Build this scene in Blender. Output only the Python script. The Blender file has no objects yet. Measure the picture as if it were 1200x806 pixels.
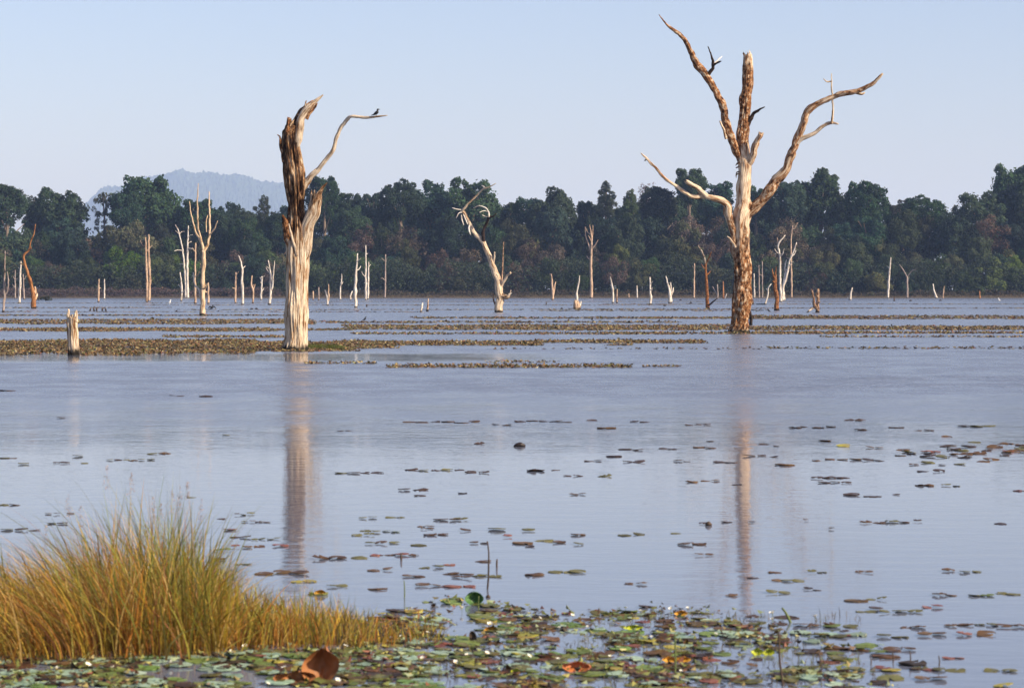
import bpy, math, random
import numpy as np
from mathutils import Vector, noise
R = math.radians
rng = random.Random(7)
nrg = np.random.default_rng(11)
sc = bpy.context.scene
col = sc.collection

# ------------------------------------------------------------------ camera
F = 85 / 36 * 1200            # focal length in photo pixels (1200 wide)
HC = 2.0                      # eye height above the water
HY = 341.0                    # horizon row in the photo
PH = math.atan((403 - HY) / F)
cam = bpy.data.cameras.new("camera")
cam.lens = 85; cam.sensor_width = 36; cam.sensor_fit = 'HORIZONTAL'
cam.clip_start = 0.5; cam.clip_end = 60000
cam.dof.use_dof = True; cam.dof.focus_distance = 95; cam.dof.aperture_fstop = 7.0
camo = bpy.data.objects.new("camera", cam); col.objects.link(camo)
camo.location = (0, 0, HC); camo.rotation_euler = (R(90) - PH, 0, 0)
sc.camera = camo

# ------------------------------------------------------------------ light
SUN_EL, SUN_AZ = 31.0, 119.0   # azimuth clockwise from +Y
world = bpy.data.worlds.new("World"); sc.world = world; world.use_nodes = True
nt = world.node_tree
sky = nt.nodes.new('ShaderNodeTexSky'); sky.sky_type = 'NISHITA'; sky.sun_disc = False
sky.sun_elevation = R(SUN_EL); sky.sun_rotation = R(SUN_AZ)
sky.air_density = 1.0; sky.dust_density = 1.2; sky.ozone_density = 3.5; sky.altitude = 0
bg = nt.nodes['Background']; bg.inputs[1].default_value = 0.105
tint = nt.nodes.new('ShaderNodeMix'); tint.data_type = 'RGBA'; tint.blend_type = 'MULTIPLY'; tint.inputs[0].default_value = 1
tint.inputs[7].default_value = (1.13, .972, 1.02, 1)          # lavender cast of the hazy sky
nt.links.new(sky.outputs[0], tint.inputs[6]); nt.links.new(tint.outputs[2], bg.inputs[0])
sun = bpy.data.lights.new("sun", 'SUN'); sun.energy = 5.0; sun.angle = R(0.53); sun.color = (1.0, 0.88, 0.70)
suno = bpy.data.objects.new("sun", sun); col.objects.link(suno)
sd = Vector((math.sin(R(SUN_AZ)) * math.cos(R(SUN_EL)), math.cos(R(SUN_AZ)) * math.cos(R(SUN_EL)), math.sin(R(SUN_EL))))
suno.rotation_euler = sd.to_track_quat('Z', 'Y').to_euler(); suno.location = sd * 300
vs = sc.view_settings
vs.view_transform = 'Standard'; vs.look = 'None'; vs.gamma = 1; vs.use_curve_mapping = False; vs.exposure = 0.64
sc.cycles.use_denoising = True
sc.cycles.max_bounces = 8; sc.cycles.volume_bounces = 2; sc.cycles.transparent_max_bounces = 8
sc.cycles.caustics_reflective = False; sc.cycles.caustics_refractive = False
HAZE_DENSITY = 0.9e-4; HAZE_COLOR = (0.46, 0.63, 1.0); HAZE_ABSORB = (.45, .45, .45)

# ------------------------------------------------------------------ geometry helpers
UP = Vector((0, math.sin(PH), math.cos(PH))); FW = Vector((0, math.cos(PH), -math.sin(PH)))
def at(px, py, Y):            # the point at distance Y that the photo shows at (px, py)
    d = FW + Vector(((px - 600) / F, 0, 0)) + UP * ((403 - py) / F)
    return Vector((0, 0, HC)) + d * (Y / d.y)
def dist(py):                 # distance of the water surface shown at row py
    d = FW + UP * ((403 - py) / F)
    return d.y * HC / -d.z
def ground(px, py):
    Y = dist(py); p = at(px, py, Y); p.z = 0; return p

def setp(o, label=None, cat=None, group=None, kind=None):
    if label: o['label'] = label
    if cat: o['category'] = cat
    if group: o['group'] = group
    if kind: o['kind'] = kind
    return o
def mesh(name, v, f, mat, smooth=False, attrs=None):
    me = bpy.data.meshes.new(name)
    if isinstance(v, np.ndarray): v = v.tolist()
    if isinstance(f, np.ndarray): f = f.tolist()
    me.from_pydata(v, [], f)
    for k, a in (attrs or {}).items():
        a = np.asarray(a, dtype=np.float32)
        at_ = me.attributes.new(k, 'FLOAT_VECTOR' if a.ndim == 2 else 'FLOAT', 'POINT')
        at_.data.foreach_set('vector' if a.ndim == 2 else 'value', a.ravel())
    if smooth: me.polygons.foreach_set('use_smooth', [True] * len(me.polygons))
    for m in (mat if isinstance(mat, (list, tuple)) else [mat]): me.materials.append(m)
    me.update(); return me
def obj(name, me, parent=None, loc=(0, 0, 0)):
    o = bpy.data.objects.new(name, me); col.objects.link(o); o.location = loc
    if parent: o.parent = parent
    return o
def empty(name, loc):
    o = bpy.data.objects.new(name, None); col.objects.link(o); o.location = loc
    o.empty_display_size = .3; return o

# ------------------------------------------------------------------ materials
class NT:
    def __init__(s, name):
        s.m = bpy.data.materials.new(name); s.m.use_nodes = True; s.t = s.m.node_tree
        s.b = s.t.nodes['Principled BSDF']; s.out = s.t.nodes['Material Output']
    def n(s, ty, **kw):
        x = s.t.nodes.new(ty)
        for k, v in kw.items(): setattr(x, k, v)
        return x
    def l(s, a, b): s.t.links.new(a, b)
    def put(s, sock, v):
        if hasattr(v, 'links'): s.l(v, sock)
        else: sock.default_value = v
    def math(s, op, a, b=0.0, c=None, clamp=False):
        x = s.n('ShaderNodeMath', operation=op, use_clamp=clamp)
        s.put(x.inputs[0], a); s.put(x.inputs[1], b)
        if c is not None: s.put(x.inputs[2], c)
        return x.outputs[0]
    def step(s, v, a, b, lo=0.0, hi=1.0):
        x = s.n('ShaderNodeMapRange', interpolation_type='SMOOTHSTEP')
        s.put(x.inputs[0], v); x.inputs[1].default_value = a; x.inputs[2].default_value = b
        x.inputs[3].default_value = lo; x.inputs[4].default_value = hi
        return x.outputs[0]
    def mix(s, f, a, b, blend='MIX'):
        x = s.n('ShaderNodeMix', data_type='RGBA', blend_type=blend)
        s.put(x.inputs[0], f)
        for i, v in ((6, a), (7, b)):
            if hasattr(v, 'links'): s.l(v, x.inputs[i])
            else: x.inputs[i].default_value = (*v, 1) if len(v) == 3 else v
        return x.outputs[2]
    def ramp(s, f, stops):
        x = s.n('ShaderNodeValToRGB'); e = x.color_ramp.elements
        while len(e) < len(stops): e.new(.5)
        for i, (p, c) in enumerate(stops): e[i].position = p; e[i].color = (*c, 1)
        s.l(f, x.inputs[0]); return x.outputs[0]
    def noise(s, vec, scale=(1, 1, 1), sc_=1.0, det=4, rough=.55, dist_=0.0):
        m = s.n('ShaderNodeVectorMath', operation='MULTIPLY'); s.l(vec, m.inputs[0]); m.inputs[1].default_value = scale
        x = s.n('ShaderNodeTexNoise'); s.l(m.outputs[0], x.inputs['Vector'])
        x.inputs['Scale'].default_value = sc_; x.inputs['Detail'].default_value = det
        x.inputs['Roughness'].default_value = rough; x.inputs['Distortion'].default_value = dist_
        return x.outputs[0]
    def attr(s, name):
        return s.n('ShaderNodeAttribute', attribute_name=name)

def make_wood(name, pale, bark, flake=(7, 7, 5)):
    k = NT(name)
    wc = k.attr('wc').outputs['Vector']; bk = k.attr('bark').outputs['Fac']
    oi = k.n('ShaderNodeObjectInfo').outputs['Random']
    off = k.n('ShaderNodeVectorMath', operation='ADD'); k.l(wc, off.inputs[0])
    cmb = k.n('ShaderNodeCombineXYZ'); k.l(k.math('MULTIPLY', oi, 37.0), cmb.inputs[0]); k.l(k.math('MULTIPLY', oi, 91.0), cmb.inputs[2])
    k.l(cmb.outputs[0], off.inputs[1]); v = off.outputs[0]
    streak = k.noise(v, (9, 9, .9), det=6, rough=.65)
    fine = k.noise(v, (30, 30, 2.2), det=5, rough=.7)
    patch = k.noise(v, (2.6, 2.6, 1.3), det=6, rough=.62, dist_=.4)
    blot = k.noise(v, flake, det=5, rough=.7)
    sk = k.math('SUBTRACT', streak, k.math('MULTIPLY', k.math('SUBTRACT', bk, .25), .11))
    pcol = k.ramp(sk, [(.345, tuple(c * .4 for c in bark[0])), (.39, bark[1]), (.43, bark[2]), (.48, pale), (.60, tuple(min(.85, c * 1.25) for c in pale))])
    pcol = k.mix(k.step(fine, .38, .54), k.mix(.65, pcol, bark[1]), pcol)
    bl = k.math('SUBTRACT', blot, k.math('MULTIPLY', k.math('MAXIMUM', k.math('SUBTRACT', bk, .75), 0.0), .22))
    bcol = k.ramp(bl, [(.38, bark[0]), (.455, bark[1]), (.53, bark[2]), (.60, pale)])
    bcol = k.mix(k.step(fine, .40, .54), k.mix(.75, bcol, bark[0]), bcol)
    f = k.step(k.math('ADD', patch, k.math('MULTIPLY', k.math('SUBTRACT', bk, .5), .9)), .40, .60)
    c = k.mix(f, pcol, bcol)
    z = k.n('ShaderNodeSeparateXYZ'); g = k.n('ShaderNodeNewGeometry'); k.l(g.outputs['Position'], z.inputs[0])
    wl = k.math('ADD', z.outputs[2], k.math('MULTIPLY', k.math('SUBTRACT', blot, .5), .5))
    c = k.mix(k.step(wl, .10, .26), (.018, .014, .010), c)   # waterline stain
    k.l(c, k.b.inputs['Base Color']); k.b.inputs['Roughness'].default_value = .85
    k.b.inputs['Specular IOR Level'].default_value = .2
    bp = k.n('ShaderNodeBump'); bp.inputs['Strength'].default_value = 1.0; bp.inputs['Distance'].default_value = .09
    k.l(k.math('ADD', k.math('MULTIPLY', streak, .7), k.math('MULTIPLY', fine, .5)), bp.inputs['Height']); k.l(bp.outputs[0], k.b.inputs['Normal'])
    return k.m
CREAM = (.62, .50, .36)
W_PALE = make_wood('wood_pale', CREAM, [(.028, .014, .008), (.20, .095, .04), (.42, .26, .14)], (9, 9, 1.6))
W_BARK = make_wood('wood_bark', (.66, .52, .36), [(.022, .010, .005), (.20, .075, .026), (.42, .20, .08)])
W_WHITE = make_wood('wood_white', (.66, .60, .52), [(.10, .07, .05), (.30, .22, .15), (.48, .38, .28)])
W_TAN = make_wood('wood_tan', (.50, .36, .25), [(.07, .035, .02), (.24, .13, .07), (.38, .24, .15)])
W_RED = make_wood('wood_red', (.36, .17, .07), [(.05, .018, .008), (.20, .07, .02), (.30, .12, .04)])
W_DARK = make_wood('wood_dark', (.09, .06, .045), [(.015, .010, .008), (.04, .022, .014), (.07, .04, .025)])
W_GREY = make_wood('wood_grey', (.34, .27, .23), [(.08, .06, .05), (.18, .13, .10), (.27, .20, .16)])

def make_leaf(name, trans=.25, rough=.6, spec=.25, vary=.25):
    k = NT(name)
    c = k.attr('lc').outputs['Vector']
    oi = k.n('ShaderNodeObjectInfo').outputs['Random']
    hs = k.n('ShaderNodeHueSaturation')
    k.l(k.math('ADD', k.math('MULTIPLY', k.math('SUBTRACT', oi, .5), vary * .12), .5), hs.inputs['Hue'])
    k.l(k.math('ADD', k.math('MULTIPLY', k.math('FRACT', k.math('MULTIPLY', oi, 7.31)), vary * 2), 1 - vary), hs.inputs['Value'])
    k.l(k.math('ADD', k.math('MULTIPLY', k.math('FRACT', k.math('MULTIPLY', oi, 3.17)), vary), 1 - vary * .5), hs.inputs['Saturation'])
    k.l(c, hs.inputs['Color'])
    k.l(hs.outputs[0], k.b.inputs['Base Color']); k.b.inputs['Roughness'].default_value = rough
    k.b.inputs['Specular IOR Level'].default_value = spec
    if trans:
        t = k.n('ShaderNodeBsdfTranslucent'); k.l(hs.outputs[0], t.inputs[0])
        mx = k.n('ShaderNodeMixShader'); mx.inputs[0].default_value = trans
        k.l(k.b.outputs[0], mx.inputs[1]); k.l(t.outputs[0], mx.inputs[2]); k.l(mx.outputs[0], k.out.inputs[0])
    return k.m
M_FOL = make_leaf('foliage', .22, .7, .15, .42)
M_SCRUB = make_leaf('scrub_twigs', 0, .85, .1, .2)
M_GRASS = make_leaf('grass_blade', .35, .55, .3, 0)
M_MAT = make_leaf('floating_leaf', .12, .5, .35, 0)

def make_pad(name, c0, c1, c2):
    k = NT(name)
    tc = k.n('ShaderNodeTexCoord').outputs['Object']
    oi = k.n('ShaderNodeObjectInfo').outputs['Random']
    off = k.n('ShaderNodeVectorMath', operation='ADD'); k.l(tc, off.inputs[0])
    cm = k.n('ShaderNodeCombineXYZ'); k.l(k.math('MULTIPLY', oi, 53.0), cm.inputs[0]); k.l(cm.outputs[0], off.inputs[1])
    a = k.noise(off.outputs[0], (3.2, 3.2, 3.2), det=5, rough=.65)
    b = k.noise(off.outputs[0], (14, 14, 14), det=4, rough=.7)
    c = k.ramp(k.math('ADD', k.math('MULTIPLY', a, .7), k.math('MULTIPLY', b, .3)), [(.34, c0), (.5, c1), (.66, c2)])
    hs = k.n('ShaderNodeHueSaturation'); k.l(c, hs.inputs['Color'])
    k.l(k.math('ADD', k.math('MULTIPLY', oi, .5), .75), hs.inputs['Value'])
    k.l(k.math('ADD', k.math('MULTIPLY', k.math('FRACT', k.math('MULTIPLY', oi, 5.7)), .05), .475), hs.inputs['Hue'])
    k.l(hs.outputs[0], k.b.inputs['Base Color']); k.b.inputs['Roughness'].default_value = .6
    k.b.inputs['Specular IOR Level'].default_value = .22
    bp = k.n('ShaderNodeBump'); bp.inputs['Strength'].default_value = .4; bp.inputs['Distance'].default_value = .01
    k.l(b, bp.inputs['Height']); k.l(bp.outputs[0], k.b.inputs['Normal'])
    return k.m
PAD = {
    'b': make_pad('pad_brown', (.025, .014, .008), (.10, .05, .018), (.20, .125, .05)),
    'd': make_pad('pad_dark', (.018, .012, .009), (.045, .028, .018), (.11, .07, .04)),
    'o': make_pad('pad_olive', (.06, .055, .018), (.14, .14, .04), (.24, .23, .08)),
    'g': make_pad('pad_green', (.06, .09, .02), (.13, .19, .045), (.24, .30, .09)),
    'm': make_pad('pad_mint', (.14, .20, .13), (.24, .33, .23), (.36, .44, .33)),
    'r': make_pad('pad_red', (.07, .028, .02), (.19, .08, .045), (.30, .17, .09)),
    'y': make_pad('pad_yellow', (.16, .12, .02), (.30, .24, .04), (.40, .38, .08)),
}
def plain(name, c, rough=.6, spec=.3, trans=0):
    k = NT(name); g = k.n('ShaderNodeNewGeometry').outputs['Position']
    a = k.noise(g, (9, 9, 9), det=5, rough=.65)
    cc = k.ramp(a, [(.3, tuple(x * .6 for x in c)), (.7, tuple(min(1, x * 1.25) for x in c))])
    k.l(cc, k.b.inputs['Base Color']); k.b.inputs['Roughness'].default_value = rough; k.b.inputs['Specular IOR Level'].default_value = spec
    return k.m
M_PETAL = plain('petal_white', (.78, .76, .66), .6)
M_POLLEN = plain('pollen_yellow', (.75, .5, .05), .7)
M_STEM = plain('stem_green', (.11, .14, .04))
M_STALK = plain('stalk_brown', (.07, .045, .03))
M_BIRD = plain('feather_black', (.012, .012, .014), .5)
M_EGRET = plain('feather_white', (.75, .74, .70), .7)
M_MUD = plain('mud', (.035, .027, .016), .8)
M_DRY = plain('leaf_dry', (.31, .125, .045), .55, .3)
M_RUST = plain('leaf_rust', (.55, .18, .06), .5, .4)
M_LEAFG = plain('leaf_fresh', (.07, .15, .045), .5, .4)
M_LIME = plain('leaf_lime', (.40, .44, .03), .45, .4)
M_BANKC = plain('bank_soil', (.11, .085, .055), .9, .1)
M_TRUNK = plain('live_bark', (.20, .15, .11), .9, .1)

# ------------------------------------------------------------------ setting: water, ground, hill, haze
k = NT('water_surface')
pos = k.n('ShaderNodeNewGeometry').outputs['Position']
sx = k.n('ShaderNodeSeparateXYZ'); k.l(pos, sx.inputs[0]); X, Y = sx.outputs[0], sx.outputs[1]
patch = k.noise(pos, (.012, .05, 1), det=4, rough=.6)
wob = k.math('ADD', Y, k.math('MULTIPLY', k.math('SUBTRACT', patch, .5), 26.0))
ruff = k.step(wob, 28, 50)                                   # wind reaches the open water beyond the shallows
calm = k.math('MULTIPLY', k.step(Y, 66, 71), k.step(Y, 80, 76))
calm = k.math('MULTIPLY', calm, k.step(k.math('ADD', X, k.math('MULTIPLY', patch, 6)), 8, 1))   # lee of the floating plants
gust = k.math('MULTIPLY', k.step(Y, 47, 51), k.step(Y, 60, 55))
gust = k.math('MULTIPLY', gust, k.math('MULTIPLY', k.step(X, -6, 6), k.step(k.noise(pos, (.05, .25, 1), det=5, rough=.65), .42, .62)))
fall = k.math('MULTIPLY', ruff, k.math('SUBTRACT', 1.0, k.math('MULTIPLY', calm, .9)))
tex = k.noise(pos, (.55, .42, 1), det=5, rough=.7)
rough = k.math('ADD', .03, k.math('MULTIPLY', fall, k.math('ADD', .17, k.math('MULTIPLY', k.step(tex, .35, .68), .14))))
rough = k.math('ADD', rough, k.math('MULTIPLY', gust, .03))
k.l(rough, k.b.inputs['Roughness'])
k.b.inputs['Base Color'].default_value = (.145, .16, .205, 1); k.b.inputs['IOR'].default_value = 1.33
w1 = k.noise(pos, (1.2, 3.4, 1), det=3, rough=.5); w2 = k.noise(pos, (4.5, 13, 1), det=3, rough=.55)
h = k.math('ADD', k.math('MULTIPLY', w1, .010), k.math('MULTIPLY', w2, .0052))
h = k.math('MULTIPLY', h, k.math('ADD', .27, k.math('MULTIPLY', fall, k.math('ADD', .8, k.math('MULTIPLY', k.step(tex, .38, .66), 3.6)))))
h = k.math('MULTIPLY', h, k.math('ADD', 1.0, k.math('MULTIPLY', gust, 1.5)))
bp = k.n('ShaderNodeBump'); bp.inputs['Strength'].default_value = 1.0; bp.inputs['Distance'].default_value = 1.0
k.l(h, bp.inputs['Height']); k.l(bp.outputs[0], k.b.inputs['Normal'])
M_WATER = k.m
o = obj('water', mesh('water', [(-900, -30, 0), (900, -30, 0), (900, 712, 0), (-900, 712, 0)], [(0, 1, 2, 3)], M_WATER))
setp(o, 'still grey-blue lake water with faint ripples and reflections', 'water', kind='structure')

BANK_Y = 700.0
def bank_edge(x): return BANK_Y + 5 * noise.noise(Vector((x * .02, 3.1, 0))) + 2 * noise.noise(Vector((x * .11, 7.7, 0))) + .012 * x
gv, gf = [], []
xs = [-30000, -8000, -2500, -900] + list(range(-400, 401, 4)) + [900, 2500, 8000, 30000]
prof = [(-3, -.8), (0, .02), (1.5, .35), (6, .8), (30, 1.6), (200, 2.5), (3000, 4), (40000, 5)]
for x in xs:
    e = bank_edge(x) if abs(x) < 500 else BANK_Y
    for dy, z in prof: gv.append((x, e + dy, z))
m = len(prof)
for i in range(len(xs) - 1):
    for j in range(m - 1): gf.append((i * m + j, (i + 1) * m + j, (i + 1) * m + j + 1, i * m + j + 1))
o = obj('ground', mesh('ground', gv, gf, M_BANKC, True)); setp(o, 'low brown bank along the far shore', 'ground', kind='structure')

M_HILL = plain('hill_forest', (.035, .055, .03), .9, .05)
HD = 14500.0
prof_px = [(40, 345), (95, 243), (118, 224), (150, 213), (175, 206), (205, 202), (235, 203), (262, 204), (285, 208), (310, 214), (335, 222), (365, 233), (400, 262), (440, 300), (480, 345)]
hv, hf = [], []
NX, NYH = 260, 110
for i in range(NX + 1):
    px = 40 + 440 * i / NX
    py = np.interp(px, [a for a, b in prof_px], [b for a, b in prof_px])
    top = at(px, py, HD)
    for j in range(NYH + 1):
        t = j / NYH; s = math.sin(math.pi * t)
        y = HD - 2000 + 4000 * t
        z = top.z * s ** .8 * (1 + .10 * (noise.noise(Vector((px * .03, t * 5, 1))) )) if s > 0 else 0
        z += (9 * noise.noise(Vector((px * .06, t * 16, 4))) + 22 * noise.noise(Vector((px * .3, t * 80, 9))) + 20 * noise.noise(Vector((px * .7, t * 180, 2)))) * min(1, s * 3)
        hv.append((top.x * y / HD, y, z))
for i in range(NX):
    for j in range(NYH): a = i * (NYH + 1) + j; hf.append((a, a + NYH + 1, a + NYH + 2, a + 1))
o = obj('hill', mesh('hill', hv, hf, M_HILL, False)); setp(o, 'pale blue wooded hill fading into haze behind the far forest', 'hill', kind='structure')

# ------------------------------------------------------------------ tubes
def catmull(P, W, B, step):
    out = []
    n = len(P)
    for i in range(n - 1):
        p0 = P[i - 1] if i > 0 else P[i] * 2 - P[i + 1]
        p3 = P[i + 2] if i + 2 < n else P[i + 1] * 2 - P[i]
        L = (P[i + 1] - P[i]).length; m_ = max(1, int(round(L / step)))
        for q in range(m_):
            t = q / m_; t2 = t * t; t3 = t2 * t
            pt = .5 * ((2 * P[i]) + (P[i + 1] - p0) * t + (2 * p0 - 5 * P[i] + 4 * P[i + 1] - p3) * t2 + (3 * P[i] - p0 - 3 * P[i + 1] + p3) * t3)
            out.append((pt, W[i] + (W[i + 1] - W[i]) * t, B[i] + (B[i + 1] - B[i]) * t))
    out.append((P[-1].copy(), W[-1], B[-1])); return out
def tube(P, W, B, sides=10, step=.3, rough=.08, ridge=0., jag=0., flat=1.0, seed=0, knots=0., wob=.38):
    """P points, W radii, B bark share; returns verts, faces, wc, bark"""
    S = catmull(P, W, B, step)
    v, f, wc, bk = [], [], [], []
    if wob and len(S) > 4:                      # crooked growth
        s_ = 0.; S2 = [S[0]]
        for i in range(1, len(S)):
            p, r, b = S[i]; s_ += (p - S[i - 1][0]).length / max(r, .02)
            fade = min(1, i / 4, (len(S) - i) / 3)
            o_ = Vector((noise.noise(Vector((s_ * .22, seed, 1.5))) + .5 * noise.noise(Vector((s_ * .6, seed, 4.5))), noise.noise(Vector((s_ * .22, seed, 7.5))), .4 * noise.noise(Vector((s_ * .22, seed, 13.5)))))
            S2.append((p + o_ * (r * wob * fade), r * (1 + .22 * noise.noise(Vector((s_ * .35, seed, 21.)))), b))
        S = S2
    s = 0.; ref = Vector((0, 1, 0))
    for i, (p, r, b) in enumerate(S):
        tg = (S[min(i + 1, len(S) - 1)][0] - S[max(i - 1, 0)][0]).normalized()
        if i: s += (p - S[i - 1][0]).length
        n2 = (ref - tg * ref.dot(tg)).normalized(); n1 = tg.cross(n2); ref = n2   # n2 keeps pointing away from the viewer
        end = i == len(S) - 1
        for q in range(sides):
            a = 2 * math.pi * q / sides; ca, sa = math.cos(a), math.sin(a)
            d = 1 + rough * noise.noise(Vector((ca * 1.6 + seed, sa * 1.6, s * .9 / max(r, .05) * .35)))
            if ridge:
                g = noise.noise(Vector((ca * 3.6 + seed * 1.7, sa * 3.6, s * .55 + seed)))
                g2 = noise.noise(Vector((ca * 8 + seed, sa * 8, s * 1.3)))
                d -= ridge * (.3 + min(1, b * 1.2)) * (max(0, 1 - abs(g) * 5) + .35 * max(0, 1 - abs(g2) * 4))
            if knots:
                kk = noise.noise(Vector((ca * 1.1 + seed * 3, sa * 1.1, s * 1.1 + 40)))
                d += knots * max(0, kk - .25) * 2
            rr = r * d
            pt = p + n1 * (ca * rr) + n2 * (sa * rr * flat)
            if end and jag: pt = pt + tg * (r * jag * (noise.noise(Vector((ca * 2.3 + seed, sa * 2.3, 5.5))) * 1.6 + .4 * rng.uniform(-1, 1)))
            v.append(pt); wc.append((ca * r, sa * r, s)); bk.append(b)
    for i in range(len(S) - 1):
        for q in range(sides):
            a, b_ = i * sides + q, i * sides + (q + 1) % sides
            f.append((a, b_, b_ + sides, a + sides))
    tg = (S[-1][0] - S[-2][0]).normalized(); c = len(v)
    v.append(S[-1][0] - tg * (S[-1][1] * (1.2 if jag else -.4))); wc.append((0, 0, s)); bk.append(S[-1][2])
    for q in range(sides): f.append((c - 1 - sides + 1 + q - 0, c - sides + (q + 1) % sides, c))
    return v, f, wc, bk
def join(parts):
    v, f, wc, bk = [], [], [], []
    for a, b, c, d in parts:
        n = len(v); v += a; f += [tuple(i + n for i in q) for q in b]; wc += c; bk += d
    return v, f, wc, bk
def woodpart(name, data, mat, parent, loc):
    v, f, wc, bk = data
    v = [p - loc for p in v]
    return obj(name, mesh(name, v, f, mat, True, {'wc': np.array(wc), 'bark': np.array(bk)}), parent, (0, 0, 0) if parent else loc)

def limb(pts, Yb, bulge=0., bark=.3):
    """pts: (px, py, width_px[, bark]); the limb leaves the trunk's plane towards or away from the viewer by bulge metres"""
    P, W, B = [], [], []; n = len(pts)
    for i, q in enumerate(pts):
        t = i / max(1, n - 1)
        Yq = Yb + bulge * t ** 1.2
        P.append(at(q[0], q[1], Yq)); W.append(q[2] * .5 * Yq / F); B.append(q[3] if len(q) > 3 else bark)
    return P, W, B
def to_water(pts, depth_px=2.5):
    a, b = pts[0], pts[1]
    return [(a[0], a[1] + depth_px, *a[2:])] + list(pts)

# ------------------------------------------------------------------ the two tall dead trees, the leaning one and the cut stump
def tall_left():
    Yb = dist(411); base = ground(346, 411)
    t = empty('dead_tree', base)
    setp(t, 'tall thick bleached dead trunk with splintered top and one crooked bough holding a bird', 'dead tree')
    main = [(345.5, 416, 36, .1), (345.5, 411, 34, .1), (346.5, 395, 30, .12), (347, 370, 28, .1), (348, 340, 27, .12), (349.5, 310, 27.5, .2), (350, 285, 29, .5),
            (348.5, 265, 26, .95), (347, 245, 23, 1.05), (346, 222, 24, 1.0), (344, 200, 25, .95), (341.5, 180, 23, .95), (340.5, 162, 21, .95), (342, 152, 16, .95), (344.5, 145, 12, .95)]
    P, W, B = limb(main, Yb)
    woodpart('trunk', tube(P, W, B, 110, .05, .12, .30, .9, seed=2.3, knots=.15, wob=.12), W_PALE, t, base)
    def lb(pts, bulge, bark, name='branch', mat=W_PALE, sides=14, ridge=.12, jag=0., flat=1., seed=1., dy=0., step=.07):
        P, W, B = limb(pts, Yb + dy, bulge, bark)
        woodpart(name, tube(P, W, B, sides, step, .16, ridge, jag, flat, seed), mat, t, base)
    lb([(352, 222, 9), (360, 213, 9), (366, 205, 7), (376, 195, 5.5), (385, 183, 5), (391, 174, 4.6), (395, 160, 4.4), (400, 149, 4.6), (407, 139.5, 4.2), (413, 136.5, 3.6), (425, 138, 3.6), (435, 137.5, 3), (445, 136.3, 2.2), (454, 135.5, 1)], -1.2, .22, seed=4, ridge=.1)
    lb([(351, 325, 8, .3), (353, 305, 16, .3), (357, 287, 18, .3), (362, 266, 16, .35), (367.3, 246, 15, .4), (370.5, 228, 14, .4)], -.3, .35, 'broken_slab', W_PALE, 40, .2, 1.1, .55, 6.2, -.05)
    lb([(371.5, 234, 9), (375, 226, 6), (379, 219, 3.5), (383, 214.5, 1)], -.05, .6, 'splinter', W_PALE, 12, .1, 0, .5, 3.3, -.6)
    lb([(348, 318, 8, .6), (345, 300, 12, .8), (341, 283, 13, .9), (337.2, 268, 11, 1), (334, 259, 7, 1), (331, 252, 2, 1)], -.25, .9, 'broken_slab', W_BARK, 24, .25, .3, .7, 8.1, -.1)
    lb([(348.5, 178, 5, .4), (349, 165, 9, .4), (350, 150, 9.5, .4), (354.5, 138, 9.5, .35), (361, 127.5, 8.5, .3), (369, 119.5, 5.5, .1), (378.5, 111.5, 1.4, 0)], -.1, .3, 'splinter', W_PALE, 20, .22, 0, .8, 5.0, -.08)
    lb([(342.5, 176, 5, .9), (343, 162, 7.5, .9), (344, 150, 8, .9), (348, 138.5, 8, .85), (354, 129.5, 7, .8), (360.5, 123.5, 4, .6), (367, 118.5, .8, .5)], .1, .8, 'splinter', W_PALE, 18, .25, 0, .8, 15.0, .05)
    lb([(358, 139, 8), (364, 130, 6), (369, 125, 4), (372, 121, 1)], .15, .8, 'splinter', W_BARK, 12, .15, 0, .7, 5.6, .1)
    lb([(350, 136, 6), (356, 127, 4), (362, 121, 2.5), (367, 117.5, .8)], .2, .9, 'splinter', W_BARK, 10, .15, 0, .8, 6.6, -.1)
    lb([(357, 127, 2.4), (358, 122, 1.8), (359, 118, 1)], 0, .9, 'splinter', W_BARK, 8, .1, 0, .8, 6.9, -.15)
    lb([(336.5, 176, 6), (336.5, 160, 5.5), (337, 148, 5), (338.5, 138, 4)], -.1, 1, 'splinter', W_BARK, 14, .2, .8, .7, 9.0, -.18)
    lb([(332.5, 190, 5), (330, 175, 4), (328.5, 166, 3.2), (328, 160, 2), (325, 158, 1.2)], -.05, 1, 'splinter', W_BARK, 10, .15, 0, .8, 7.7, -.12)
    lb([(338.5, 262, 1), (341, 273, 2.6), (345, 288, 3), (348, 300, 2)], .1, .1, 'splinter', W_PALE, 8, .1, 0, .8, 12, -.47)
    return t
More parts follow.
